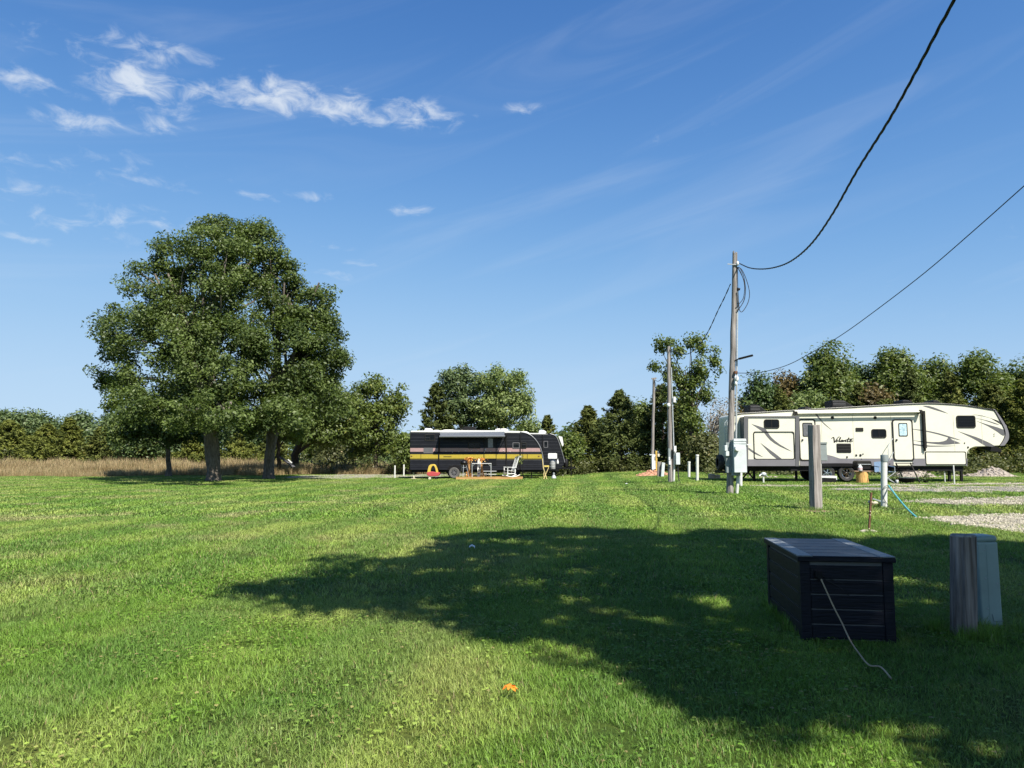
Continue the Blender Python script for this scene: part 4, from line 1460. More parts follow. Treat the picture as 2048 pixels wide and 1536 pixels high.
    plate('wheel_arch', poly_px(arch + [(1716, 933), (1634, 933)], Y), Y - .022, .01, M_black, t)
    for px in (1653, 1692):
        c = at(px, 946.6, Y + .1)
        wheel(t, (c.x, Y + .14, c.z), .385, .24, M_rubber, M_chrome, 6)
        MB().cyl((c.x, Y + .2, c.z), (c.x, Y + 2.2, c.z), .05, n=8).obj('axle', M_black, t)
        wheel(t, (c.x, Y + 2.3, c.z), .385, .24, M_rubber, M_black, 6)
    # legs, landing gear, pin box
    gz = lambda x, y: h(x, y)
    for px, yy in ((1898, .3), (1922, .5), (1898, 2.2), (1922, 2.0), (1508, .3), (1620, .4), (1592, .5)):
        c = at(px, 940, Y + yy)
        MB().box(c.x - .05, c.x + .05, Y + yy - .05, Y + yy + .05, gz(c.x, Y), c.z).box(c.x - .16, c.x + .16, Y + yy - .12, Y + yy + .12, gz(c.x, Y), gz(c.x, Y) + .03).obj('jack', M_black, t)
    for s0, s1 in (((1470, 940), (1455, 962)), ((1500, 940), (1480, 962)), ((1492, 940), (1512, 962))):
        p, q2 = at(s0[0], s0[1], Y + .5), at(s1[0], s1[1], Y + .5)
        MB().bar((p.x, Y + .5, p.z), (q2.x, Y + .5, gz(q2.x, Y) + .01), .06, .06).obj('jack', M_black, t)
    c = [at(px, py, Y + 1.2) for px, py in ((1957, 893), (1990, 893), (2000, 899), (1998, 904), (1975, 902), (1962, 898))]
    MB().prism([(p.x, p.z) for p in c], Y + 1.05, Y + 1.4).obj('pin_box', M_black, t)
    # rear end: spare wheel on its carrier, bumper, ladder
    c = at(1440, 925, Y + 1.25)
    xb = bp[-1][0]
    b = MB()
    b.lathe([(.2, -.12), (.34, -.13), (.385, -.08), (.385, .08), (.34, .13), (.2, .12)], (0, 0, 0), 24, 'y')
    b.v = [(c.x + v[1], Y + 1.25 + v[0], c.z + v[2]) for v in b.v]
    sp_ = b.obj('spare_wheel', M_rubber, t, smooth=True)
    b = MB().box(c.x - .02, xb, Y + 1.18, Y + 1.32, c.z - .08, c.z + .08).box(xb - .25, xb - .1, Y + .1, Y + 2.3, c.z - .5, c.z - .38)
    b.box(xb - .12, xb + .1, Y + .4, Y + .5, c.z - .48, c.z - .4).box(xb - .12, xb + .1, Y + 1.9, Y + 2., c.z - .48, c.z - .4)
    b.obj('bumper', M_black, t)
    b = MB()
    for yy in (.35, .75):
        b.tube([(xb - .12, Y + yy, c.z), (xb - .12, Y + yy, c.z + 1.9), (xb + .05, Y + yy, c.z + 2.1)], .018, 6)
    for i in range(6):
        b.cyl((xb - .12, Y + .35, c.z + .2 + i * .3), (xb - .12, Y + .75, c.z + .2 + i * .3), .014, n=6)
    b.obj('ladder', M_steel, t)
    plate('taillight', [(xb - .012, 0), (xb - .012, 0)] and rr_px(1470, 1473, 845, 850, Y, .01), Y - .001, .01, M_darktrim, t)
    # fold-down entry steps and handrail at the front door
    for i, (py, yo) in enumerate(((926, .1), (933, .32), (942, .54))):
        a, b2 = at(1791, py, Y - yo), at(1822, py, Y - yo)
        MB().box(a.x, b2.x, Y - yo - .24, Y - yo, a.z - .03, a.z).obj('step', M_black, t)
    a0, a1 = at(1793, 926, Y - .1), at(1793, 960, Y - .75)
    for px in (1792, 1821):
        p = at(px, 926, Y - .1)
        q2 = Vector((p.x, Y - .85, gz(p.x, Y - .85)))
        MB().bar((p.x, Y - .08, p.z), q2, .04, .05).obj('step_rail', M_black, t)
    a0 = at(1785, 877, Y)
    a1 = at(1776.5, 901, Y - .35)
    a2 = at(1777, 921, Y - .35)
    b = MB().tube(catmull([(a0.x, Y - .03, a0.z), (a1.x + .08, Y - .25, a1.z + .25), (a1.x, Y - .35, a1.z), (a2.x, Y - .35, a2.z)], 4), .016, 6)
    a3 = at(1786, 904, Y)
    b.tube([(a3.x, Y - .03, a3.z), (a2.x + .06, Y - .33, a2.z)], .014, 6)
    b.obj('handrail', M_steel, t)
    return t


cream_trailer()


# ------------------------------------------------------------------ black travel trailers
M_bside = mat('black_siding', (0.0055, 0.006, 0.0085), rough=0.42, var=0.15, scale=3, spec=0.25)
M_greytrim2 = mat('dull_aluminium', (0.17, 0.175, 0.185), rough=0.4, metal=0.2, var=0.1)
M_bglint = mat('siding_glint', (0.035, 0.036, 0.042), rough=0.4, var=0.2, scale=3)  # lighter grey stands in for the highlight along each siding course
M_bside2 = mat('black_lower_panel', (0.0085, 0.0095, 0.014), rough=0.5, spec=0.2, var=0.15, scale=3)
M_pink = mat('pink_band', (0.33, 0.215, 0.21), rough=0.4, var=0.05)
M_yband = mat('yellow_band', (0.36, 0.28, 0.035), rough=0.4, var=0.06)
M_yband2 = mat('olive_band', (0.08, 0.066, 0.012), rough=0.45, var=0.1)
M_roofw = mat('white_roof_skin', (0.62, 0.62, 0.60), rough=0.5, var=0.05)
M_awn = mat('awning_vinyl', (0.095, 0.105, 0.12), rough=0.5, var=0.08)


def siding(parent, Y, z0, z1, xl, xr_of_z, pitch, m, name='siding'):
    b = MB()
    z = z0
    while z < z1 - .01:
        zt = min(z + pitch, z1)
        xr = min(xr_of_z(z), xr_of_z(zt))
        yo, yi = Y - .022, Y - .006
        b.add([(xl, yo, z), (xr, yo, z), (xr, yi, zt), (xl, yi, zt), (xl, Y, z), (xr, Y, z)], [(0, 1, 2, 3), (0, 4, 5, 1)])
        z = zt
    o = b.obj(name, m, parent)
    r = MB()  # thin lighter strips: course highlights put into the colour
    z = z0 + 2 * pitch
    while z < z1 - .05:
        r.box(xl, xr_of_z(z) - .01, Y - .034, Y - .0215, z - .012, z + .010)
        z += 2 * pitch
    if r.v:
        r.obj('siding_glint', M_bglint, o)
    return o


def striped_trailer():
    Y, D = 49.5, 2.44
    g0 = at(950, 957, Y)
    t = thing('travel_trailer', 'black travel trailer with pink and yellow stripes and an open awning', 'trailer', (g0.x, Y + 1.2, 0))
    arc = [(1040, 864), (1055, 867), (1067, 875), (1077, 888), (1083, 902), (1086, 918), (1087, 940)]
    prof = [(820, 864), (824, 863)] + [(1000, 862.5)] + smooth_px(arc, 3) + [(820, 940)]
    body = MB().prism(poly_px(prof, Y), Y, Y + D).obj('body', M_bside2, t)
    a, b = at(821, 864, Y), at(1048, 861, Y)
    rf = MB().prism(poly_px([(821, 864.5), (822, 861.5), (900, 860.5), (1000, 861), (1040, 862.5), (1052, 866)], Y), Y - .03, Y + D + .03).obj('roof', M_roofw, t, bevel=.02)
    ap = poly_px(smooth_px(arc, 6), Y)

    def xr(z):
        best = ap[-1][0]
        for (x0, zz0), (x1, zz1) in zip(ap[:-1], ap[1:]):
            if zz1 <= z <= zz0:
                f = (zz0 - z) / (zz0 - zz1 + 1e-9)
                return x0 + (x1 - x0) * f - .03
        return best - .03 if z < ap[-1][1] else ap[0][0]
    zt = at(830, 865, Y).z
    zp1, zp0 = at(830, 896, Y).z, at(830, 903.5, Y).z
    zy1, zy0 = at(830, 908.5, Y).z, at(830, 917, Y).z
    xl = a.x + .01
    siding(t, Y, zp1, zt, xl, xr, .115, M_bside)
    siding(t, Y, zy1, zp0, xl, xr, .09, M_bside)
    zb = at(830, 939.5, Y).z
    siding(t, Y, zb, zy0 - .07, xl, xr, .15, M_bside2)
    # stripes in panels, parted by the slide joint and the compartment door
    X = lambda px: at(px, 900, Y).x
    for (p, q) in ((820.5, 847), (866, 877), (879.5, 1012), (1013.5, 1040), (1041.5, 1084)):
        MB().box(X(p), min(X(q), xr(zp0)), Y - .02, Y - .004, zp0 + .002, zp1 - .002).obj('pink_stripe', M_pink, t)
    for (p, q) in ((820.5, 841.5), (842.3, 878), (879, 1012), (1013, 1054), (1055, 1086)):
        MB().box(X(p), min(X(q), xr(zy0)), Y - .02, Y - .004, zy0 + .002, zy1 - .002).obj('yellow_stripe', M_yband, t)
    MB().box(xl, xr(zy0 - .07), Y - .016, Y - .004, zy0 - .068, zy0 - .002).obj('olive_stripe', M_yband2, t)
    plate('hatch', rr_px(847, 866, 895.5, 906.5, Y, .02), Y - .004, .02, M_greytrim, t)
    for px in (823, 1077.5):
        plate('marker_light', rr_px(px - 1.6, px + 1.6, 911.4, 913.6, Y, .01), Y - .02, .012, M_rust, t)
    # small maker's plate on the yellow band
    plate('badge', rr_px(887, 903, 912.6, 914.4, Y, .01), Y - .02, .004, M_yband2, t)
    window(t, rr_px(849.5, 870.5, 868.5, 881.5, Y, .06), Y - .02, .05)
    window(t, rr_px(936, 960.5, 884.5, 897, Y, .06), Y - .02, .045)
    window(t, rr_px(1025, 1039.5, 885, 897, Y, .05), Y - .02, .05, mf=M_greytrim, mullion=False)
    window(t, rr_px(1041.8, 1053, 885, 897, Y, .05), Y - .02, .05, mullion=False)
    # entry door
    fo = rr_px(967.5, 993, 873, 930, Y, .05)
    dr = MB().prism(inset(fo, .03), Y - .04, Y - .02).obj('door', M_bside, t)
    MB().ring(fo, inset(fo, .04), Y - .05, Y - .02).obj('door_frame', M_black, dr)
    plate('pane', rr_px(976, 986, 877, 895, Y, .03), Y - .04, .012, M_silver, dr)
    MB().box(X(968.8), X(991.8), Y - .046, Y - .0405, zp0 + .002, zp1 - .002).obj('pink_stripe', M_pink, dr)
    MB().box(X(968.8), X(991.8), Y - .046, Y - .0405, zy0 + .002, zy1 - .002).obj('yellow_stripe', M_yband, dr)
    e = at(971, 899, Y)
    MB().box(e.x - .04, e.x + .04, Y - .08, Y - .04, e.z - .06, e.z + .05).obj('handle', M_steel, dr)
    # trim of the rounded nose, silver edge strip
    MB().tube([(x, Y - .03, z) for x, z in poly_px(smooth_px(arc, 4), Y)], .034, 8).obj('nose_trim', M_greytrim2, t, smooth=True)
    # slide joints
    for px in (877.8, 1012.7, 1040.6):
        MB().box(X(px) - .035, X(px) + .035, Y - .06, Y - .02, zb + .05, zt - .1).obj('awning_rail' if px != 1040.6 else 'pole_strip', M_black, t)
    # awning: roller, fabric, arms
    a0, a1 = at(879.5, 866.2, Y), at(1009.5, 864.5, Y)
    f0, f1 = at(880.5, 873.2, Y - .75), at(1008.5, 872.6, Y - .75)
    aw = MB().add([(a0.x, Y - .02, a0.z + .05), (a1.x, Y - .02, a1.z + .05), (f1.x, Y - .75, f1.z + .07), (f0.x, Y - .75, f0.z + .07),
                   (a0.x, Y - .02, a0.z + .04), (a1.x, Y - .02, a1.z + .04), (f1.x, Y - .75, f1.z + .06), (f0.x, Y - .75, f0.z + .06)],
                  [(0, 1, 2, 3), (7, 6, 5, 4), (0, 3, 7, 4), (1, 5, 6, 2), (3, 2, 6, 7)]).obj('awning', M_awn, t)
    MB().cyl((f0.x - .05, Y - .75, f0.z), (f1.x + .05, Y - .75, f1.z), .075, n=12).obj('roller', M_awn, aw, smooth=True)
    for f, a in ((f0, 877.8), (f1, 1012.7)):
        x = X(a)
        m1 = at(a, 905, Y).z
        b = MB().bar((f.x, Y - .75, f.z), (x, Y - .07, m1), .05, .04)
        b.bar((x, Y - .07, f.z + .05), (f.x, Y - .72, f.z), .04, .03)
        b.obj('arm', M_black, aw)
    # string of festoon lamps along the wall
    b = MB()
    for i in range(11):
        c = at(892 + i * 12.8, 902.5 + 1.5 * math.sin(i * 1.3), Y - .04)
        b.blob((c.x, Y - .05, c.z), (.022, .022, .03), 8, 6)
    b.obj('lamp_string', M_white, t)
    # roof fittings
    for (p, q, y0, m_, nm) in ((850, 865, 857, M_roofw, 'roof_vent'), (885, 911, 859.5, M_roofw, 'roof_vent'), (926, 952, 853.5, M_black, 'air_conditioner'), (990, 1016, 857.5, M_roofw, 'roof_vent'), (868, 880, 860.2, M_roofw, 'roof_vent')):
        c0, c1 = at(p, 864, Y + 1), at(q, y0, Y + 1)
        w = c1.x - c0.x
        MB().prism([(c0.x, c0.z), (c0.x + w * .04, c1.z - .04), (c0.x + w * .2, c1.z), (c1.x - w * .2, c1.z), (c1.x - w * .02, c1.z - .05), (c1.x, c0.z)], Y + .6, Y + 1.4).obj(nm, m_, t, bevel=.03)
    p = at(1002, 862, Y + 1)
    MB().cyl((p.x, Y + .58, p.z), (p.x, Y + .58, p.z + .26), .02, n=6).obj('antenna', M_black, t)
    # running gear
    c = at(908.5, 945.5, Y + .1)
    for dx in (0, -.02):
        pass
    wheel(t, (c.x, Y + .05, c.z), .36, .22, M_rubber_grey, M_greytrim, 8)
    wheel(t, (c.x - .30, Y + 2.3, c.z), .36, .22, M_rubber, M_black, 8)
    arch = smooth_px([(894, 940), (897, 934), (905, 930.5), (915, 930.5), (921, 935), (923, 940)], 3)
    plate('wheel_arch', poly_px(arch, Y), Y - .024, .012, M_black, t)
    MB().box(X(823), X(1082), Y + .1, Y + .22, zb - .16, zb).box(X(823), X(1082), Y + 2.2, Y + 2.32, zb - .16, zb).obj('chassis', M_black, t)
    for px in (826, 1045, 1062):
        x = X(px)
        MB().bar((x, Y + .3, zb), (x + .06, Y + .25, .04), .06, .06).box(x - .10, x + .18, Y + .1, Y + .4, 0, .05).obj('stabiliser', M_black if px > 900 else M_tan, t)
    # fold-out entry step
    a, b = at(965, 940, Y - .4), at(993, 946, Y - .4)
    MB().box(a.x, b.x, Y - .55, Y - .2, b.z + .1, b.z + .14).box(a.x, b.x, Y - .75, Y - .45, b.z - .1, b.z - .06).obj('step', M_steel, t)
    # hitch frame, bottle and jack at the nose
    x0, x1 = X(1086), X(1112)
    z = zb - .05
    b = MB().bar((x0 - .2, Y + .3, z), (x1, Y + 1.15, z), .08, .12).bar((x0 - .2, Y + 2.1, z), (x1, Y + 1.25, z), .08, .12).box(x1 - .05, x1 + .25, Y + 1.12, Y + 1.28, z - .06, z + .06)
    b.obj('hitch', M_black, t)
    return t


striped_trailer()


def rear_trailer():
    Y, D = 53.5, 2.44
    g0 = at(1100, 955, Y)
    t = thing('travel_trailer', 'plain black travel trailer with slanted nose parked behind the striped one', 'trailer', (g0.x, Y + 1.2, 0))
    nose = [(1100, 867.5), (1110, 871), (1116, 880), (1122, 898), (1127, 915), (1129.5, 925), (1122, 938)]
    prof = [(960, 867), (1088, 867)] + smooth_px(nose, 3) + [(960, 938)]
    MB().prism(poly_px(prof, Y), Y, Y + D).obj('body', M_bside2, t)
    MB().prism(poly_px([(960, 867.5), (960, 865), (1055, 866), (1088, 866.4), (1096, 868.5)], Y), Y - .03, Y + D + .03).obj('roof', M_roofw, t)
    ap = poly_px(smooth_px(nose, 6), Y)

    def xr(z):
        for (x0, zz0), (x1, zz1) in zip(ap[:-1], ap[1:]):
            if zz1 <= z <= zz0:
                return x0 + (x1 - x0) * (zz0 - z) / (zz0 - zz1 + 1e-9) - .04
        return ap[0][0]
    z0, z1 = at(1100, 936, Y).z, at(1100, 868.5, Y).z
    siding(t, Y, z0, z1, at(960, 900, Y).x, xr, .115, M_bside)
    MB().tube([(x, Y - .02, z) for x, z in poly_px(smooth_px(nose[:-1], 4), Y)], .03, 8).obj('nose_trim', M_greytrim2, t, smooth=True)
    X = lambda px: at(px, 900, Y).x
    MB().box(X(1084.5), X(1086.5), Y - .06, Y - .02, z0, z1 - .02).obj('corner_strip', M_black, t)
    window(t, rr_px(1087, 1096, 882, 895.5, Y, .05), Y - .02, .05, mf=M_greytrim, mullion=False)
    for (p, q, y0) in ((1077, 1092, 860.5), (1040, 1058, 863)):
        c0, c1 = at(p, 867, Y + 1), at(q, y0, Y + 1)
        MB().prism([(c0.x, c0.z), (c0.x + .03, c1.z - .03), (c0.x + .12, c1.z), (c1.x - .2, c1.z), (c1.x, c1.z - .1), (c1.x, c0.z)], Y + .6, Y + 1.4).obj('roof_vent', M_roofw, t, bevel=.03)
    # white front cover showing past the sloped nose
    plate('nose_cap', poly_px([(1116, 872), (1124, 874), (1126.5, 890), (1124, 893)], Y + .6), Y + .7, .5, M_roofw, t)
    x0 = X(1122)
    z = z0 - .02
    b = MB().bar((x0 - .3, Y + .3, z), (x0 + .75, Y + 1.15, z), .08, .12).bar((x0 - .3, Y + 2.1, z), (x0 + .75, Y + 1.25, z), .08, .12)
    b.box(x0 + .7, x0 + 1.1, Y + 1.12, Y + 1.28, z - .05, z + .06)
    b.cyl((x0 + .8, Y + 1.2, .02), (x0 + .8, Y + 1.2, z + .75), .04, n=8).box(x0 + .65, x0 + .95, Y + 1.05, Y + 1.35, 0, .04)
    b.obj('hitch', M_black, t)
    b = MB()
    for yy in (.95, 1.45):
        b.lathe([(.001, .62), (.09, .6), (.155, .5), (.16, .05), (.14, 0)], (x0 + .42, Y + yy, z + .06), 14)
    b.obj('gas_bottle', M_black, t, smooth=True)
    c = Vector((X(1030), 0, 0))
    wheel(t, (c.x, Y + .05, .36), .36, .22, M_rubber, M_greytrim, 8)
    wheel(t, (c.x, Y + 2.3, .36), .36, .22, M_rubber, M_black, 8)
    for px in (975, 1110):
        MB().box(X(px) - .05, X(px) + .05, Y + .2, Y + .3, 0, z0).obj('stabiliser', M_black, t)
    return t


rear_trailer()

# ------------------------------------------------------------------ utility poles and wires
def pole_thing(name, label, base, top, r0, r1, rough_top=True):
    t = thing(name, label, 'pole', base)
    rng = random.Random(int(base.x * 10))
    pts, rs = [], []
    for i in range(13):
        f = i / 12
        pts.append(Vector(base).lerp(Vector(top), f) + Vector((rng.uniform(-1, 1) * .012, rng.uniform(-1, 1) * .012, -0.1 if i == 0 else 0)))
        rs.append(r0 + (r1 - r0) * f)
    b = MB().tube(pts, rs, 12, wob=.06)
    if rough_top:
        for k in range(9):
            a = k * .7
            p = Vector(top) + Vector((math.cos(a) * r1 * .75, math.sin(a) * r1 * .75, -.03))
            b.bar(p, p + Vector((rng.uniform(-.03, .03), 0, rng.uniform(.03, .14))), .03, .03)
    b.obj('shaft', M_wood_old, t, smooth=True)
    return t


def on_pole(base, top, z):
    f = (z - base.z) / (top.z - base.z)
    return Vector(base).lerp(Vector(top), f)


def vplane(p, q, px, py):
    """where the pixel's ray meets the vertical plane through p and q"""
    d = pix_dir(px, py)
    n = Vector((-(q.y - p.y), q.x - p.x, 0))
    o = Vector((0, 0, CAMZ))
    return o + d * (n.dot(p - o) / n.dot(d))


B1 = gnd(1459, 988)
T1 = at(1470, 507, B1.y)
t1 = pole_thing('utility_pole', 'tall weathered utility pole carrying the electric meter box', B1, T1, .13, .09)
Y1 = B1.y


def box_at(px0, px1, py0, py1, Y, y0, y1):
    a, b = at(px0, py1, Y), at(px1, py0, Y)
    return MB().box(a.x, b.x, y0, y1, a.z, b.z)


# conduit, meter box, breakers
b = MB()
for (dx, z0, z1, r) in ((.135, None, 877, .033), (.05, 990, 990, .0)):
    if r:
        lo = at(1470, 986, Y1 - .02)
        p0 = Vector((at(1473.5, 988, Y1 - .1).x, Y1 - .12, B1.z))
        p1 = at(1476.5, 945, Y1 - .12)
        b.cyl(p0, (p1.x, Y1 - .12, p1.z), .055, n=10)
b.obj('conduit', M_pvc, t1, smooth=True)
p0, p1 = at(1472, 877, Y1 - .1), at(1473.5, 582, Y1 - .05)
MB().tube([(p0.x, Y1 - .11, p0.z), (p1.x + .03, Y1 - .05, p1.z), ], .032, 8).obj('riser_pipe', M_steel, t1, smooth=True)
MB().tube([(p1.x + .03, Y1 - .05, p1.z), (p1.x + .05, Y1 - .05, p1.z + .08), (p1.x + .12, Y1 - .06, p1.z + .06)], [.04, .06, .045], 10).obj('weather_head', M_black, t1, smooth=True)
mb = box_at(1459.5, 1473.5, 880, 951, Y1, Y1 - .34, Y1 - .16).obj('meter_box', M_greybox, t1, bevel=.012)  # grey body instead of pale enamel: its shade is put into the colour
mb2 = box_at(1461.5, 1484.5, 878, 944.5, Y1, Y1 - .46, Y1 - .341)
mb2 = mb2.obj('meter_cover', M_boxgrey, mb, bevel=.012)
for (a, c, d) in ((1461.3, 881.5, 883), (1461.3, 886.5, 887.6)):
    box_at(a, 1484.7, c, d, Y1, Y1 - .475, Y1 - .459).obj('rain_lip', M_boxgrey, mb)
c = at(1472.5, 897, Y1 - .5)
MB().lathe([(.001, -.17), (.085, -.165), (.10, -.10), (.105, 0)], (c.x + .02, Y1 - .458, c.z - .0), 18, 'y').obj('meter', M_white, mb, smooth=True)
c = at(1476.5, 893, Y1 - .5)
box_at(1461.2, 1466.5, 889, 897, Y1, Y1 - .30, Y1 - .2).v
box_at(1485.2, 1494, 888.5, 890.5, Y1, Y1 - .5, Y1 - .42).obj('bracket', M_white, mb)
for (a, b_, c, d, nm) in ((1445.5, 1450.5, 891, 902, 'switch_box'), (1447.5, 1454, 903, 912, 'outlet_box')):
    box_at(a, b_, c, d, Y1, Y1 - .28, Y1 - .1).obj(nm, M_boxgrey, t1, bevel=.01)
box_at(1450, 1460.5, 885, 945, Y1, Y1 - .22, Y1 - .05).obj('back_board', M_greybox, t1)
# wire coil hanging at the top
P = lambda px, py: at(px, py, Y1 - .12)
cb = MB()
for loop in ([(1476, 535), (1481, 538), (1488, 555), (1491, 580), (1488, 600), (1480, 615), (1473, 622)],
             [(1476, 534), (1484, 540), (1493, 560), (1499, 585), (1496, 605), (1486, 622), (1480, 622), (1476, 606), (1473, 585)],
             [(1476, 536), (1483, 548), (1489, 570), (1487, 595), (1478, 608), (1471, 616)],
             [(1475, 534), (1475.5, 570), (1477, 600), (1478, 618), (1474, 622)],
             [(1476, 536), (1486, 556), (1491, 575), (1489, 598), (1482, 612), (1476, 617)]):
    cb.tube(catmull([P(*q) for q in loop], 5), .013, 6)
cb.obj('drip_loop', M_wire, t1, smooth=True)
c = at(1475, 527, Y1 - .12)
MB().blob((c.x, Y1 - .13, c.z), (.05, .05, .09), 10, 8).obj('insulator', M_white, t1, smooth=True)
MB().bar((c.x - .35, Y1 - .05, c.z), (c.x, Y1 - .13, c.z - .05), .03, .03).obj('bracket', M_steel, t1)
# LED lamp arm
a, m_, b_ = at(1468, 722, Y1), at(1474.5, 719, Y1), at(1500, 713, Y1)
la = MB().tube([(a.x, Y1 - .1, a.z), (m_.x, Y1 - .16, m_.z)], .022, 8).obj('lamp_arm', M_black, t1)
d = (b_ - m_)
MB().bar((m_.x, Y1 - .16, m_.z), (b_.x, Y1 - .35, b_.z), .20, .055, (0, 0, 1)).obj('lamp_head', M_black, la, bevel=.015)
c = at(1471, 758, Y1 - .1)
lt = MB().blob((c.x, Y1 - .2, c.z), (.085, .085, .13), 12, 8).blob((c.x - .03, Y1 - .2, c.z - .16), (.06, .06, .10), 12, 8).obj('telephone_box', M_white, t1, smooth=True)
c = at(1469.5, 746, Y1)
MB().box(c.x - .07, c.x + .04, Y1 - .22, Y1 - .1, c.z - .05, c.z + .05).obj('wire_clamp', M_rust, t1)

B2 = gnd(1341, 965)
T2 = at(1337.5, 693, B2.y)
t2 = pole_thing('utility_pole', 'thinner grey utility pole in the middle, with breaker boxes', B2, T2, .125, .082, False)
Y2 = B2.y
p0, p1 = at(1347.5, 966, Y2 - .1), at(1349.5, 893, Y2 - .1)
MB().cyl((p0.x, Y2 - .1, B2.z), (p1.x, Y2 - .1, p1.z), .05, n=10).obj('conduit', M_pvc, t2, smooth=True)
p2 = at(1340.5, 735, Y2 - .08)
MB().cyl((p1.x - .05, Y2 - .1, p1.z), (p2.x + .05, Y2 - .08, p2.z), .03, n=8).obj('riser_pipe', M_steel, t2, smooth=True)
bx = box_at(1349.5, 1357, 905.5, 929, Y2, Y2 - .32, Y2 - .12).obj('breaker_box', M_boxgrey, t2, bevel=.012)
MB().bar(tuple(at(1355, 930, Y2 - .1)), (at(1357.5, 966, Y2).x, Y2 - .1, B2.z), .045, .045).obj('cable', M_wire, t2)
box_at(1335.5, 1339, 897, 934, Y2, Y2 - .25, Y2 - .1).obj('back_board', M_greybox, t2)
for (a_, b_, c_, d_) in ((1334.5, 1337.5, 914, 920), (1335, 1339, 921, 929), (1345, 1349.6, 892, 903)):
    box_at(a_, b_, c_, d_, Y2, Y2 - .36, Y2 - .2).obj('outlet_box', M_white, t2)
c = at(1335, 811, Y2)
MB().blob((c.x + .02, Y2 - .16, c.z), (.09, .09, .11), 12, 8).obj('lamp', M_white, t2, smooth=True)
box_at(1345.5, 1349.5, 794, 805, Y2, Y2 - .2, Y2 - .05).obj('junction_box', M_white, t2)
cb = MB()
for loop in ([(1340, 700), (1346, 712), (1352, 735), (1349, 752), (1343, 758)], [(1340, 700), (1343, 725), (1346, 745), (1342, 752)]):
    cb.tube(catmull([at(px, py, Y2 - .1) for px, py in loop], 5), .012, 5)
cb.obj('drip_loop', M_wire, t2)

B3 = gnd(1304, 950)
Y3 = B3.y
T3 = at(1308, 757, Y3)
t3 = pole_thing('utility_pole', 'farthest and shortest utility pole, above the rubble heap', B3, T3, .105, .085, False)
mb = box_at(1302, 1310, 909, 938, Y3, Y3 - .35, Y3 - .12).obj('meter_box', M_white, t3, bevel=.01)
for (a_, b_, c_, d_) in ((1297, 1303, 908.5, 910.5), (1308, 1311, 912, 918), (1302.5, 1308, 938, 941.5)):
    box_at(a_, b_, c_, d_, Y3, Y3 - .42, Y3 - .30).obj('bracket', M_boxgrey, mb)
cb = MB()
for loop in ([(1309, 760), (1316, 782), (1321, 775), (1327, 765)], [(1309, 760), (1312, 780), (1317, 790)]):
    cb.tube(catmull([at(px, py, Y3 - .1) for px, py in loop], 5), .012, 5)
cb.obj('drip_loop', M_wire, t3)
MB().bar(T3 + Vector((-.16, 0, -.02)), T3 + Vector((.16, 0, .02)), .09, .10).obj('cap', M_wood_old, t3)

# big twisted service cable to a pole behind the photographer
endp = at(1908, 0, 8.0)
A1 = at(1479, 527, Y1 - .13)
pl = lambda px, py: vplane(A1, endp, px, py)
path = [A1] + [pl(*q) for q in ((1500, 536), (1528, 538), (1560, 532), (1590, 517), (1625, 485), (1665, 428), (1715, 340), (1780, 237), (1840, 128), (1880, 52), (1908, 0))]
dlt = path[-1] - path[-2]
path += [path[-1] + dlt * 1.2 + Vector((0, 0, .1)), path[-1] + dlt * 2.6 + Vector((0, 0, .35))]
path = catmull(path, 8)


def twisted(path, rs, rh, turns_per_m, n_str, name, m, label, cat):
    dist, out = 0.0, [[] for _ in range(n_str)]
    fine = []
    for a, b in zip(path[:-1], path[1:]):
        k = max(1, int((b - a).length / .09))
        for i in range(k):
            fine.append(a.lerp(b, i / k))
    fine.append(path[-1])
    for i, p in enumerate(fine):
        if i:
            dist += (p - fine[i - 1]).length
        ax = (fine[min(i + 1, len(fine) - 1)] - fine[max(i - 1, 0)]).normalized()
        u = ax.cross(Vector((0, 0, 1))).normalized()
        v = u.cross(ax)
        for s_ in range(n_str):
            t = dist * turns_per_m * 2 * math.pi + s_ * 2 * math.pi / n_str
            out[s_].append(p + (u * math.cos(t) + v * math.sin(t)) * rh)
    o = thing(name, label, cat, path[0])
    for st in out:
        MB().tube(st, rs, 6).obj('strand', m, o, smooth=True)
    return o


twisted(path, .0105, .0115, 1.1, 3, 'service_cable', M_wire, 'thick twisted black cable sweeping up from the tall pole overhead', 'cable')
A2 = at(1472, 746, Y1 - .12)
e2 = at(2048, 372, 14.0)
pl2 = lambda px, py: vplane(A2, e2, px, py)
pth = [A2] + [pl2(*q) for q in ((1500, 746), (1530, 743), (1575, 730), (1620, 707), (1680, 672), (1750, 622), (1850, 545), (1950, 459), (2048, 372))]
pth.append(pth[-1] + (pth[-1] - pth[-2]) * 1.2)
w = MB().tube(catmull(pth, 6), .011, 6).obj('overhead_wire', M_wire, loc=A2, smooth=True)
tag(w, 'thin straight wire rising from the tall pole across the wood', 'wire')
A3 = at(1461, 568, Y1)
E3 = at(1340, 697, Y2 - .1)
pl3 = lambda px, py: vplane(A3, E3, px, py)
twisted(catmull([A3] + [pl3(*q) for q in ((1449, 595), (1436, 621), (1418, 660), (1400, 688), (1380, 706), (1362, 708))] + [E3], 6), .011, .011, 1.0, 2, 'service_cable', M_wire, 'twisted cable sagging between the tall pole and the middle pole', 'cable')
E4 = at(1310, 760, Y3 - .1)
E4b = at(1342, 700, Y2)
pl4 = lambda px, py: vplane(E4b, E4, px, py)
twisted(catmull([E4b] + [E4b.lerp(E4, f) + Vector((0, 0, -1.2 * f * (1 - f) * 2)) for f in (.2, .4, .6, .8)] + [E4], 5), .010, .010, 1.0, 2, 'service_cable', M_wire, 'twisted cable sagging between the middle pole and the farthest pole', 'cable')


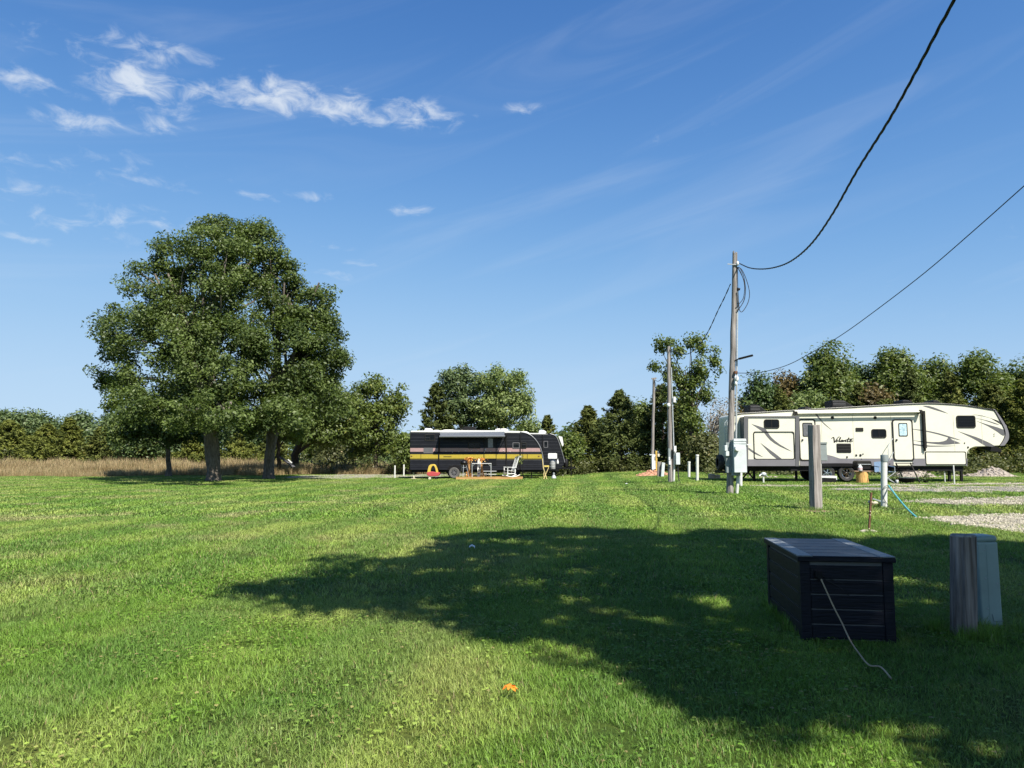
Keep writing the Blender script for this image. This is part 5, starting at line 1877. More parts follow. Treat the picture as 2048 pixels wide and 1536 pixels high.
# ------------------------------------------------------------------ posts and pipes on the lawn
def pipe(label, px, pyt, pyb, r, cap=None, capm=None, elbow=False, group='white sewer pipes standing in the lawn'):
    b0 = gnd(px, pyb)
    tp = at(px, pyt, b0.y)
    t = thing('sewer_pipe', label, 'pipe', b0, group)
    MB().tube([b0 + Vector((0, 0, -.05)), Vector((tp.x, b0.y, tp.z - .02))], r, 20).obj('shaft', M_pvc, t, smooth=True)
    z = tp.z
    MB().lathe([(.001, .0), (r * .8, -.002), (r * 1.12, -.012), (r * 1.16, -.03), (r * 1.16, -cap), (r * 1.02, -cap - .005)], (tp.x, b0.y, z), 20).obj('cap', capm or M_pvc, t, smooth=True)
    return t, b0, tp


t, b0, tp = pipe('white sewer pipe with a grey cap, beside the blue-green hose', 1768, 909, 1014, .085, .20, M_greybox)
B_PIPE = b0
pipe('white sewer pipe close beside the tall utility pole', 1481, 908, 973, .075, .10)
pipe('taller of the two white pipes between the poles, with a tap', 1394.5, 909, 962, .075, .09)
pipe('shorter of the two white pipes between the poles', 1378, 923, 955, .075, .08)
for (lab, px, y0, y1, r) in (('shorter white marker stake in front of the cream trailer', 1890, 931, 965, .028), ('longer white marker stake in front of the cream trailer', 1909, 931, 969.5, .028)):
    b0 = gnd(px, y1)
    tp = at(px, y0, b0.y)
    o = MB().tube([b0 + Vector((0, 0, -.05)), (b0.x, b0.y, tp.z), (b0.x, b0.y, tp.z + .012)], [r, r, r * .5], 8).obj('marker_stake', M_pvc, loc=b0, smooth=True)
    tag(o, lab, 'stake', 'white stakes at the cream trailer')
for (lab, px, y0, y1) in (('nearer thin white stake at the rear of the black trailer', 789.5, 931, 957), ('farther thin white stake at the rear of the black trailer', 807.5, 929, 952)):
    b0 = gnd(px, y1)
    tp = at(px, y0, b0.y)
    o = MB().tube([b0 + Vector((0, 0, -.05)), (b0.x, b0.y, tp.z - .03), (b0.x, b0.y, tp.z)], [.055, .055, .02], 10).obj('marker_stake', M_pvc, loc=b0, smooth=True)
    tag(o, lab, 'stake', 'white stakes at the black trailer')
# tap standpipe
b0 = gnd(1527, 966)
t = thing('standpipe_tap', 'small metal tap standpipe in the grass before the slide-out', 'tap', b0)
k = b0.y / F
MB().cyl(b0 + Vector((0, 0, -.05)), b0 + Vector((0, 0, 12 * k)), .04, n=10).obj('pipe', M_pvc, t, smooth=True)
MB().blob(b0 + Vector((.02, 0, 17 * k)), (.14, .10, .10), 12, 8).tube([b0 + Vector((-.1, -.02, 17 * k)), b0 + Vector((-.2, -.05, 14 * k))], .03, 8).tube([b0 + Vector((.08, 0, 17 * k)), b0 + Vector((.2, 0, 12 * k))], .02, 6).obj('tap_head', M_steel, t, smooth=True)

# square timber post with grey box
b0 = gnd(1631, 1021)
Yp = b0.y
t = thing('timber_post', 'square weathered timber post with a grey box on its back', 'post', b0)
a, c = at(1622.5, 1021, Yp), at(1640.5, 849.5, Yp)
xc, hw = (a.x + c.x) / 2 + .02, .118
b = MB()
lean = at(1627.5, 849, Yp).x - at(1631.5, 1021, Yp).x
seg = 8
vs, fs = [], []
rng = random.Random(4)
for i in range(seg + 1):
    f = i / seg
    x = at(1631.5, 1021, Yp).x + lean * f
    z = b0.z - .05 + (c.z - b0.z + .05) * f
    for (sx, sy) in ((-1, -1), (1, -1), (1, 1), (-1, 1)):
        vs.append((x + sx * hw + rng.uniform(-.006, .006), Yp + sy * hw + rng.uniform(-.006, .006), z + (rng.uniform(-.015, .015) if i == seg else 0)))
for i in range(seg):
    for j in range(4):
        fs.append((i * 4 + j, i * 4 + (j + 1) % 4, i * 4 + 4 + (j + 1) % 4, i * 4 + 4 + j))
fs += [(3, 2, 1, 0), tuple(range(seg * 4, seg * 4 + 4))]
b.add(vs, fs)
# rotate a little so that the shaded side shows
ca, sa = math.cos(R(13)), math.sin(R(13))
xm = at(1631.5, 935, Yp).x
b.v = [((v[0] - xm) * ca - (v[1] - Yp) * sa + xm, (v[0] - xm) * sa + (v[1] - Yp) * ca + Yp, v[2]) for v in b.v]
b.obj('post', M_wood_old, t, bevel=.012)
p0, p1 = at(1642.5, 1020, Yp + .1), at(1640.5, 922, Yp + .1)
MB().cyl((p0.x, Yp + .16, b0.z), (p1.x, Yp + .16, p1.z), .055, n=10).obj('conduit', M_pvc, t, smooth=True)
bx = box_at(1637.5, 1650.5, 886, 921.5, Yp + .16, Yp + .06, Yp + .26).obj('electric_box', M_greybox, t, bevel=.012)
box_at(1637, 1651, 884.5, 887.5, Yp + .16, Yp + .04, Yp + .28).obj('box_lid', M_greybox, bx)
o = box_at(1649, 1653, 912, 921, Yp + .16, Yp + .1, Yp + .22).obj('side_flap', M_greybox, bx)
o = MB().lathe([(.001, .03), (.25, .02), (.5, .0), (.55, -.03)], (b0.x, b0.y - .05, b0.z), 18).obj('bare_soil', mat('bare_soil', (0.20, 0.14, 0.09), rough=.95, var=.3, scale=20, bump=.4), t)

# rusty stake on a stone
b0 = gnd(1738, 1064)
tp = at(1743, 985, b0.y)
t = thing('iron_stake', 'rusty iron stake standing in a stone by the lawn shade edge', 'stake', b0)
MB().bar(b0 + Vector((0, 0, -.05)), tp, .034, .012, (0, 1, 0)).bar(b0 + Vector((-.012, .012, -.05)), Vector(tp) + Vector((-.012, .012, 0)), .010, .034, (0, 1, 0)).obj('stake', M_rust, t)
MB().blob(b0 + Vector((-.02, 0, .0)), (.20, .14, .05), 12, 6, .25).obj('stone', mat('stake_stone', (0.40, 0.36, 0.29), rough=.95, var=.25, scale=14, bump=.5), t)
for (py) in (1023, 1030, 1057):
    c = at(1741 - (py - 1023) * .07, py, b0.y - .02)
    MB().blob((c.x, b0.y - .015, c.z), (.012, .006, .01), 8, 6).obj('bolt', M_tan, t)

# valve lying behind the stake
b0 = gnd(1752, 1011)
t = thing('pipe_valve', 'small brass and grey pipe valve lying at the capped sewer pipe', 'valve', b0)
MB().blob(b0 + Vector((-.02, 0, .06)), (.09, .07, .06), 10, 8).blob(b0 + Vector((-.16, 0, .10)), (.07, .05, .05), 10, 8).obj('body', M_tan, t, smooth=True)
MB().bar(b0 + Vector((-.10, 0, .20)), b0 + Vector((.12, .02, .13)), .05, .04).blob(b0 + Vector((.12, .02, .12)), (.04, .04, .035), 8, 6).obj('lever', M_greybox, t)
MB().tube([b0 + Vector((-.25, -.05, .02)), b0 + Vector((0, -.06, .03)), b0 + Vector((.16, -.03, .02))], .018, 6).obj('rod', M_rust, t)

# hose and thin cord at the capped pipe
pp = B_PIPE
cols = [(1777, 972), (1786, 984), (1800, 1000), (1818, 1021), (1834, 1036)]
h0 = at(1777, 971, pp.y - .02)
h1 = gnd(1834, 1037)
pts = [h0]
for f in (.25, .5, .75):
    pts.append(h0.lerp(h1, f) + Vector((0, 0, -.05 * math.sin(f * math.pi))))
pts.append(h1 + Vector((0, 0, .02)))
o = MB().tube(catmull(pts, 5), .022, 8).obj('hose', mat('teal_hose', (0.07, 0.34, 0.36), rough=.4, var=.1), loc=h1, smooth=True)
tag(o, 'blue-green hose slanting from the capped pipe to the grass', 'hose')
q = lambda px, py, dy=-.12: at(px, py, pp.y + dy)
g1 = gnd(1790, 1020)
pts = [q(1777, 971), q(1770, 973, -.14), q(1764, 982, -.14), q(1766, 994, -.14), q(1773, 1006, -.12), gnd(1779, 1017) + Vector((0, 0, .04)), g1 + Vector((0, 0, .03)), gnd(1812, 1019) + Vector((0, 0, .03))]
o = MB().tube(catmull(pts, 5), .008, 6).obj('cord', M_wire, loc=pp)
tag(o, 'thin black cord looped around the capped sewer pipe', 'cord')

# round wooden post and green pedestal in the foreground shade
b0 = gnd(1927, 1270)
tp = at(1926, 1072, b0.y)
t = thing('round_post', 'round cracked wooden post in the foreground shade', 'post', b0)
rr_ = 23 * b0.y / F
pr = random.Random(8)
b = MB()
n, seg = 28, 8
vs, fs = [], []
jig = [1 + pr.uniform(-.025, .025) - (.10 if j in (18, 22, 14) else 0) for j in range(n)]
for i in range(seg + 1):
    f = i / seg
    for j in range(n):
        a = 2 * math.pi * j / n
        r_ = rr_ * jig[j] * (1.03 - .03 * f)
        vs.append((b0.x + (tp.x - b0.x) * f + r_ * math.cos(a), b0.y + r_ * math.sin(a), b0.z - .05 + (tp.z - b0.z + .05) * f))
for i in range(seg):
    for j in range(n):
        j2 = (j + 1) % n
        fs.append((i * n + j, i * n + j2, i * n + n + j2, i * n + n + j))
b.add(vs, fs)
b.obj('post', M_wood_post, t, smooth=True)
MB().lathe([(rr_ * .97, -.004), (rr_ * .93, .014), (rr_ * .6, .004), (.001, -.012)], (tp.x, b0.y, tp.z), n).obj('post_top', mat('grey_end_grain', (0.30, 0.28, 0.26), rough=.95, var=.3, scale=25, bump=.6), t)
b0 = gnd(1984, 1257)
Yg = b0.y
t = thing('utility_pedestal', 'leaning pale green utility pedestal beside the round wooden post', 'pedestal', b0)
M_ped = mat('pale_green_enamel', (0.30, 0.39, 0.365), rough=.42, var=.07, scale=4, dirt=.3)
M_ped2 = mat('pale_green_cap', (0.27, 0.36, 0.34), rough=.42, var=.07, scale=4, dirt=.2)
px_ = lambda px, py: at(px, py, Yg)
lo0, lo1, hi0, hi1 = px_(1966, 1262), px_(2008, 1262), px_(1953, 1084), px_(1996, 1084)
dp = .20


def tapered(l0, l1, u0, u1, y0, y1):
    return [(l0.x, y0, l0.z), (l1.x, y0, l1.z), (l1.x, y1, l1.z), (l0.x, y1, l0.z), (u0.x, y0, u0.z), (u1.x, y0, u1.z), (u1.x, y1, u1.z), (u0.x, y1, u0.z)], [(0, 3, 2, 1), (4, 5, 6, 7), (0, 1, 5, 4), (1, 2, 6, 5), (2, 3, 7, 6), (3, 0, 4, 7)]


b = MB().add(*tapered(lo0, lo1, hi0, hi1, Yg, Yg + dp))
b.obj('body', M_ped, t, bevel=.018, segs=3)
mid0, mid1 = px_(1981, 1258), px_(1972, 1090)
MB().bar((mid0.x, Yg - .001, mid0.z), (mid1.x, Yg - .001, mid1.z), .004, .003, (0, 1, 0)).obj('seam', M_ped2, t)
b = MB().add(*tapered(px_(1952, 1086), px_(1997, 1084), px_(1951.5, 1071), px_(1994.5, 1071), Yg - .006, Yg + dp + .006))
b.obj('cap', M_ped2, t, bevel=.03, segs=4)
for (px, py) in ((1971.5, 1157), (1994.5, 1167), (1969, 1100), (1976, 1217)):
    c = px_(px, py)
    MB().lathe([(.001, -.006), (.006, -.005), (.008, 0)], (c.x, Yg, c.z), 8, 'y').obj('bolt', M_steel, t)
c0, c1, c2 = px_(1984, 1228), px_(1988, 1243), px_(2007, 1242)
MB().tube([(c0.x, Yg - .003, c0.z), (c1.x, Yg - .003, c1.z), (c2.x, Yg - .003, c2.z)], .003, 5).obj('label_edge', M_greybox, t)

# ------------------------------------------------------------------ deck box
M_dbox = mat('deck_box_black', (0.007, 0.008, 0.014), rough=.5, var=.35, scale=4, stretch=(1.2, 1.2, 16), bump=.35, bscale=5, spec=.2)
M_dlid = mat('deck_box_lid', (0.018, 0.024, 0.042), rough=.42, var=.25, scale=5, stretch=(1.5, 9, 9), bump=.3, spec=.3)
M_dedge = mat('deck_box_edge', (0.17, 0.185, 0.195), rough=.45, var=.2, scale=5, stretch=(9, 1.5, 9), bump=.3)
fl = gnd(1605, 1284)
fr_ = gnd(1784, 1284)
Yb = (fl.y + fr_.y) / 2
xl_, xr_ = fl.x, fr_.x
zt = at(1700, 1110, Yb).z
dB = 1.36
t = thing('deck_box', 'black plank-look storage box with a grey-edged lid in the foreground shade', 'storage box', ((xl_ + xr_) / 2, Yb + dB / 2, 0))
# far end sits to the left: skew of the box's axis against the view is a small turn
th = R(-7.0)
piv = Vector((xl_, Yb, 0))


def turn(b):
    c, s_ = math.cos(th), math.sin(th)
    b.v = [(piv.x + (v[0] - piv.x) * c - (v[1] - piv.y) * s_, piv.y + (v[0] - piv.x) * s_ + (v[1] - piv.y) * c, v[2]) for v in b.v]
    return b


zl = zt - .055
turn(MB().box(xl_ + .02, xr_ - .02, Yb + .02, Yb + dB - .02, .02, zl)).obj('core', mat('deck_box_groove', (0.10, 0.105, 0.11), rough=.6), t)
pw_ = .085
for (x0, x1, y0, y1) in ((xl_, xl_ + pw_, Yb, Yb + pw_), (xr_ - pw_, xr_, Yb, Yb + pw_), (xl_, xl_ + pw_, Yb + dB - pw_, Yb + dB), (xr_ - pw_, xr_, Yb + dB - pw_, Yb + dB)):
    turn(MB().box(x0, x1, y0, y1, 0.0, zl)).obj('corner_post', M_dbox, t, bevel=.006)
nb = 5
for i in range(nb):
    z0 = .03 + (zl - .05) * i / nb
    z1 = .03 + (zl - .05) * (i + 1) / nb - .011
    turn(MB().box(xl_ + pw_ + .002, xr_ - pw_ - .002, Yb + .006, Yb + .022, z0, z1)).obj('plank', M_dbox, t, bevel=.004)
    turn(MB().box(xl_ + .006, xl_ + .022, Yb + pw_ + .002, Yb + dB - pw_ - .002, z0, z1)).obj('plank', M_dbox, t, bevel=.004)
    turn(MB().box(xr_ - .022, xr_ - .006, Yb + pw_ + .002, Yb + dB - pw_ - .002, z0, z1)).obj('plank', M_dbox, t, bevel=.004)
ov = .02
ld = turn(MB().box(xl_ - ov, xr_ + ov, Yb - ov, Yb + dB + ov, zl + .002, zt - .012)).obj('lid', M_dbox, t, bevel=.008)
for (x0, x1) in ((xl_ - ov + .002, xl_ + .105), (xr_ - .105, xr_ + ov - .002)):
    turn(MB().box(x0, x1, Yb - ov + .002, Yb + dB + ov - .002, zt - .012, zt)).obj('edge_plank', M_dedge, ld, bevel=.005)
np_ = 6
for i in range(np_):
    y0 = Yb - ov + .004 + (dB + 2 * ov - .008) * i / np_
    y1 = Yb - ov + .004 + (dB + 2 * ov - .008) * (i + 1) / np_ - .010
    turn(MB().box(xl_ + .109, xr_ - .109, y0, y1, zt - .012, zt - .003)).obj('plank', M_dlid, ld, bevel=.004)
# plug and cord
c = at(1637, 1150, Yb - .02)
t = thing('extension_cord', 'pale extension cord hanging from a black plug on the deck box', 'cord', gnd(1783, 1366))
pb = MB().box(c.x - .022, c.x + .022, Yb - .055, Yb + .004, c.z - .035, c.z + .035).box(c.x - .035, c.x - .018, Yb - .05, Yb - .005, c.z - .02, c.z + .04)
pb.obj('plug', M_black, t, bevel=.006)
M_cord = mat('beige_cord', (0.40, 0.30, 0.19), rough=.6, var=.15)
end = gnd(1783, 1366)
pts = [at(1642, 1158, Yb - .05), at(1652, 1180, Yb - .10), at(1668, 1215, Yb - .16), at(1684, 1246, Yb - .22), at(1700, 1280, Yb - .40), at(1716, 1304, Yb - .62), at(1738, 1330, Yb - .86)]
pts = [p if p.z > .03 else Vector((p.x, p.y, .03)) for p in pts]
pts += [gnd(1762, 1348) + Vector((0, 0, .05)), end + Vector((0, 0, .03))]
MB().tube(catmull(pts, 6), .006, 6).obj('cable', M_cord, t, smooth=True)
for lab, pl_ in (('thin dark cord drooping over the front of the deck box, upper one', [(1640, 1150), (1665, 1160), (1700, 1172), (1735, 1195), (1760, 1230), (1786, 1268), (1800, 1284)]),
                 ('thin dark cord drooping over the front of the deck box, lower one', [(1642, 1156), (1680, 1175), (1705, 1200), (1730, 1236), (1760, 1266), (1775, 1280)])):
    pts = [at(px, py, Yb - .035) for px, py in pl_]
    pts = [Vector((p.x, p.y, max(p.z, .02))) for p in pts]
    o = MB().tube(catmull(pts, 5), .0035, 5).obj('cord', M_wire, loc=pts[-1])
    tag(o, lab, 'cord')

# ------------------------------------------------------------------ things lying in the grass
b0 = gnd(1020, 1399)
M_or = mat('orange_petal', (0.85, 0.22, 0.02), rough=.6, var=.25, scale=30)
rng = np.random.default_rng(3)
t = thing('fallen_leaf', 'bright orange curled leaf lying in the foreground grass', 'leaf', b0)
for k in range(7):
    a = k * .9
    p = np.array([[b0.x + .022 * math.cos(a) * 1.3, b0.y + .022 * math.sin(a), b0.z + .075 + .006 * (k % 3)]])
    me = leaves_mesh('lobe', p, np.array([[math.cos(a) * .5, math.sin(a) * .5, 1.0]]), .062, .04, np.array([.5]), M_or, b0, T=np.array([[math.cos(a), math.sin(a), .15]]))
    link('lobe', me, t)
M_paper = mat('crumpled_paper', (0.62, 0.66, 0.68), rough=.7, var=.1)


def scrap(label, px, py, r, sc):
    b0 = gnd(px, py)
    rg = random.Random(int(px))
    b = MB()
    n = 7
    vs, fs = [], []
    for i in range(n):
        for j in range(n):
            x, y = (i / (n - 1) - .5) * 2 * r, (j / (n - 1) - .5) * 2 * r * .8
            vs.append((b0.x + x + rg.uniform(-.2, .2) * r * .3, b0.y + y, b0.z + .05 + sc * (1 - (x * x + y * y) / (r * r) * .6) + rg.uniform(-.25, .25) * sc))
    for i in range(n - 1):
        for j in range(n - 1):
            fs.append((i * n + j, (i + 1) * n + j, (i + 1) * n + j + 1, i * n + j + 1))
    b.add(vs, fs)
    o = b.obj('paper_scrap', M_paper, loc=b0)
    m = o.modifiers.new('thickness', 'SOLIDIFY')
    m.thickness = .004
    tag(o, label, 'litter')


scrap('crumpled white paper scrap in the grass at the shade edge', 944, 1101, .05, .05)
scrap('tiny white paper scrap in the far lawn before the utility poles', 1253, 970, .05, .04)

# ------------------------------------------------------------------ heaps
M_heap_brick = mat('brick_rubble', (0.40, 0.20, 0.12), rough=.95, var=.4, scale=9, bump=.8, col2=(0.20, 0.13, 0.09))
M_heap_gravel = mat('gravel_heap', (0.29, 0.255, 0.215), rough=.95, var=.35, scale=9, bump=.9, bscale=22, col2=(0.19, 0.16, 0.13))


def heap(name, label, px0, px1, pyb, prof, Y, depth, m, lumps=0, seed=1):
    """prof: list of (fraction across, pixel y of the ridge)"""
    rg = random.Random(seed)
    a, b_ = at(px0, pyb, Y), at(px1, pyb, Y)
    n, k = 40, 18
    vs, fs = [], []
    for i in range(n + 1):
        f = i / n
        py = np.interp(f, [p[0] for p in prof], [p[1] for p in prof])
        x = a.x + (b_.x - a.x) * f
        g = h(x, Y)
        top = max(0.0, at(px0 + (px1 - px0) * f, py, Y).z - g)
        for j in range(k + 1):
            v = j / k * 2 - 1
            z = top * max(0, 1 - abs(v) ** 1.5) * (1 + rg.uniform(-.06, .06)) + rg.uniform(-.02, .05) * min(1, top * 2) + rg.uniform(0, .02)
            vs.append((x + rg.uniform(-.05, .05), Y + v * depth + rg.uniform(-.05, .05), g - .02 + z))
    for i in range(n):
        for j in range(k):
            fs.append((i * (k + 1) + j, (i + 1) * (k + 1) + j, (i + 1) * (k + 1) + j + 1, i * (k + 1) + j + 1))
    t = thing(name, label, 'heap', ((a.x + b_.x) / 2, Y, h((a.x + b_.x) / 2, Y)))
    MB().add(vs, fs).obj('mound', m, t, smooth=False)
    if lumps:
        b = MB()
        for _ in range(lumps):
            p = vs[rg.randrange(len(vs))]
            s_ = rg.uniform(.04, .11)
            b.blob((p[0], p[1], p[2] + .02), (s_, s_ * .7, s_ * .6), 6, 4, .5)
        o = b.obj('rubble', m, t)
        o['kind'] = 'stuff'
    return t


heap('gravel_heap', 'larger pinkish gravel heap past the nose of the cream trailer', 1918, 2016, 962, [(0, 962), (.12, 954), (.25, 950), (.42, 948), (.58, 941), (.68, 935), (.78, 936), (.9, 948), (1, 962)], 45, 1.6, M_heap_gravel, 120, 2)
heap('gravel_heap', 'grey gravel heap seen under the front of the cream trailer', 1785, 1875, 960, [(0, 960), (.2, 946), (.45, 940), (.62, 941), (.8, 950), (1, 960)], 43.5, 1.3, M_heap_gravel, 60, 3)
heap('gravel_heap', 'low gravel ridge under the rear of the cream trailer', 1488, 1600, 962, [(0, 961), (.2, 956), (.5, 954), (.8, 956), (1, 962)], 43, .8, M_heap_gravel, 50, 4)
heap('rubble_heap', 'heap of orange brick rubble at the foot of the farthest pole', 1276, 1338, 951, [(0, 951), (.2, 946), (.35, 943), (.55, 940), (.7, 944), (.85, 945), (1, 951)], B3.y - 1.2, .9, M_heap_brick, 130, 5)
# post, pedestal and yellow marker in the rubble
b0 = gnd(1318, 954)
k = b0.y / F
t = thing('timber_post', 'short weathered timber post beside the brick rubble', 'post', b0)
MB().bar(b0 + Vector((0, 0, -.05)), b0 + Vector((.02, 0, 30 * k)), 6.5 * k, 6 * k, (0, 1, 0)).obj('post', M_wood_old, t, bevel=.02)
b0 = gnd(1325, 954)
t = thing('utility_pedestal', 'small white utility pedestal leaning beside the brick rubble', 'pedestal', b0)
MB().bar(b0 + Vector((-.02, 0, -.05)), b0 + Vector((.06, 0, 26.5 * k)), 6 * k, 5 * k, (0, 1, 0)).obj('body', M_boxgrey, t, bevel=.02)
MB().bar(b0 + Vector((.055, 0, 26 * k)), b0 + Vector((.065, 0, 28 * k)), 6.6 * k, 5.6 * k, (0, 1, 0)).obj('cap', M_boxgrey, t, bevel=.02)
b0 = gnd(1313.5, 951)
t = thing('marker_post', 'yellow wooden marker post behind the short timber post', 'post', b0)
k = b0.y / F
MB().bar(b0 + Vector((0, 0, -.05)), b0 + Vector((-.01, 0, 49 * k)), 3.4 * k, 3 * k, (0, 1, 0)).obj('stake', mat('yellow_paint', (0.50, 0.33, 0.07), var=.2), t)
p = b0 + Vector((3.6 * k, -.08, 40 * k))
MB().box(p.x - 2 * k, p.x + 2.2 * k, p.y - .04, p.y + .05, p.z - 3 * k, p.z + 3 * k).obj('sign_plate', M_tan, t, bevel=.02)
# tan blocks past the white pipes
b0 = gnd(1428, 958)
k = b0.y / F
o = MB().box(b0.x - 9 * k, b0.x + .5 * k, b0.y - .2, b0.y + .3, b0.z, b0.z + 10 * k).obj('timber_block', mat('tan_timber', (0.50, 0.37, 0.24), rough=.85, var=.2, scale=6), loc=b0, bevel=.03)
tag(o, 'tan timber block lying beside the spare wheel, outer one', 'block')
o = MB().box(b0.x + 1 * k, b0.x + 12 * k, b0.y - .1, b0.y + .3, b0.z, b0.z + 8 * k).obj('timber_block', MATS['tan_timber'], loc=b0, bevel=.03)
tag(o, 'tan timber block lying beside the spare wheel, inner one', 'block')
# limb lying against the trunk in the grove
c0, c1 = at(561, 914, 58.5), at(588, 934, 58.0)
t = thing('leaning_board', 'dark grey board slung slantwise between two trunks of the grove', 'board', c1)
MB().bar(c0, c1, .30, .08, (0, 0, 1)).obj('board', mat('grey_board', (0.10, 0.10, 0.11), rough=.7, var=.3, scale=3), t, bevel=.02)
c2, c3 = at(576, 919, 57.85), at(584, 926, 57.8)
MB().bar(c2, c3, .10, .05, (0, 0, 1)).obj('white_edge', M_white, t)

# ------------------------------------------------------------------ around the cream trailer
YC = 34.6
gzc = lambda px, Y: h(at(px, 960, Y).x, Y)
K = lambda Y: Y / F
# low storage tote
a, b_ = at(1634, 953, YC), at(1674, 961.5, YC)
g = gzc(1655, YC)
t = thing('storage_tote', 'low dark storage tote with a white lid before the trailer wheels', 'tote', ((a.x + b_.x) / 2, YC + .2, g))
MB().box(a.x + .03, b_.x - .03, YC, YC + .45, g, a.z - .06).obj('tub', M_black, t, bevel=.02)
MB().box(a.x, b_.x, YC - .03, YC + .48, a.z - .06, a.z + .02).box(b_.x - .05, b_.x, YC - .03, YC, a.z - .16, a.z - .06).obj('lid', M_white, t, bevel=.015)
# stump with board, griddle and jug
c = at(1725, 965, YC)
g = h(c.x, YC)
zt_ = at(1725, 942, YC).z
t = thing('stump_table', 'orange-brown wooden stump with a board on top, used as a table', 'table', (c.x, YC, g))
MB().tube([(c.x, YC, g - .03), (c.x, YC, g + .2), (c.x, YC, zt_ - .03)], [.27, .26, .25], 18, wob=.05).obj('stump', mat('fresh_stump', (0.56, 0.33, 0.11), rough=.85, var=.25, scale=4, stretch=(6, 6, 1), bump=.6), t)
a, b_ = at(1704, 941, YC), at(1743, 941, YC)
MB().box(a.x, b_.x, YC - .25, YC + .25, zt_ - .03, zt_ + .015).obj('board', mat('brown_board', (0.26, 0.17, 0.11), rough=.8, var=.2), t, bevel=.008)
zt_ += .016
a, b_ = at(1709, 921, YC), at(1741, 938, YC)
t = thing('griddle_grill', 'black tabletop griddle grill standing on the stump table', 'grill', ((a.x + b_.x) / 2, YC + .05, zt_))
MB().box(a.x + .03, b_.x - .03, YC - .16, YC + .25, zt_ + .06, zt_ + .2).obj('tray', M_black, t, bevel=.02)
MB().prism([(a.x, zt_ + .2), (a.x + .02, a.z - .06), (a.x + .08, a.z), (b_.x - .08, a.z), (b_.x - .02, a.z - .06), (b_.x, zt_ + .2)], YC - .18, YC + .27).obj('lid', M_darktrim, t, bevel=.03)
MB().box(a.x + .06, b_.x - .06, YC - .21, YC - .185, zt_ + .28, zt_ + .305).obj('handle', M_steel, t)
b = MB()
for (sx, sy) in ((0, 0), (1, 0), (0, 1), (1, 1)):
    x, y = a.x + .08 + sx * (b_.x - a.x - .16), YC - .1 + sy * .3
    b.box(x - .02, x + .02, y - .02, y + .02, zt_, zt_ + .07)
b.obj('feet', M_black, t)
c = at(1720, 936, YC - .2)
t = thing('plastic_jug', 'white plastic jug with a pale red label on the stump table', 'jug', (c.x, YC - .2, zt_))
MB().lathe([(.001, 0), (.085, 0), (.095, .02), (.095, .16), (.07, .22), (.03, .25), (.03, .29), (.001, .29)], (c.x, YC - .21, zt_), 16).obj('body', M_white, t, smooth=True)
MB().lathe([(.097, .06), (.097, .13)], (c.x, YC - .21, zt_), 16).obj('label', mat('jug_label', (0.62, 0.40, 0.40), var=.3, scale=40), t)
# camp chair
Yk = 34.0
c = at(1766, 962, Yk)
g = h(c.x, Yk)
k = K(Yk)
t = thing('camp_chair', 'blue folding camp chair half hidden behind the capped pipe', 'chair', (c.x, Yk, g))
X = lambda px: at(px, 940, Yk).x
Zp = lambda py: at(1766, py, Yk).z
MB().add([(X(1755), Yk + .30, Zp(924)), (X(1779), Yk + .30, Zp(922)), (X(1781), Yk + .22, Zp(942)), (X(1754), Yk + .22, Zp(944))], [(0, 1, 2, 3)]).obj('backrest', M_blue, t)
MB().add([(X(1753), Yk - .25, Zp(944)), (X(1786), Yk - .25, Zp(943)), (X(1781), Yk + .22, Zp(943)), (X(1755), Yk + .22, Zp(945)), (X(1768), Yk - .02, Zp(949))], [(0, 1, 4), (1, 2, 4), (2, 3, 4), (3, 0, 4)]).obj('seat', M_blue, t)
b = MB()
for (x0, y0, x1, y1) in ((1753, -.25, 1785, .25), (1786, -.25, 1755, .25), (1753, -.25, 1786, -.25), (1786, -.25, 1753, -.25)):
    b.cyl((X(x0), Yk + y0, g), (X(x1), Yk + y1, Zp(943)), .014, n=6)
MB_legs = b.obj('legs', M_steel, t)
for s_ in (1754, 1784):
    MB().cyl((X(s_), Yk - .25, Zp(934)), (X(s_), Yk + .28, Zp(932)), .022, n=8).obj('armrest', M_blue, t)
    MB().cyl((X(s_), Yk - .25, Zp(944)), (X(s_), Yk - .25, Zp(934)), .014, n=6).obj('arm_post', M_steel, t)
# folding fire-pit / rack under the steps
Yr = 33.9
g = h(at(1810, 960, Yr).x, Yr)
a, b_ = at(1797, 955, Yr), at(1829, 955, Yr)
t = thing('fire_pit', 'low black wire fire-pit grate on the ground before the front door', 'fire pit', ((a.x + b_.x) / 2, Yr, g))
b = MB()
b.lathe([(.36, .25), (.38, .27), (.40, .25), (.30, .10), (.12, .06), (.001, .05)], ((a.x + b_.x) / 2, Yr, g), 20)
b.obj('bowl', M_black, t, smooth=True)
for k_ in range(4):
    an = k_ * math.pi / 2 + .5
    p = Vector(((a.x + b_.x) / 2 + .3 * math.cos(an), Yr + .3 * math.sin(an), g))
    MB().cyl(p, p + Vector((0, 0, .2)), .018, n=6).obj('leg', M_black, t)
b = MB()
for i in range(9):
    x = (a.x + b_.x) / 2 - .34 + i * .085
    r_ = math.sqrt(max(.01, .38 ** 2 - (x - (a.x + b_.x) / 2) ** 2))
    b.cyl((x, Yr - r_, g + .28), (x, Yr + r_, g + .28), .008, n=5)
b.obj('grate', M_steel, t)
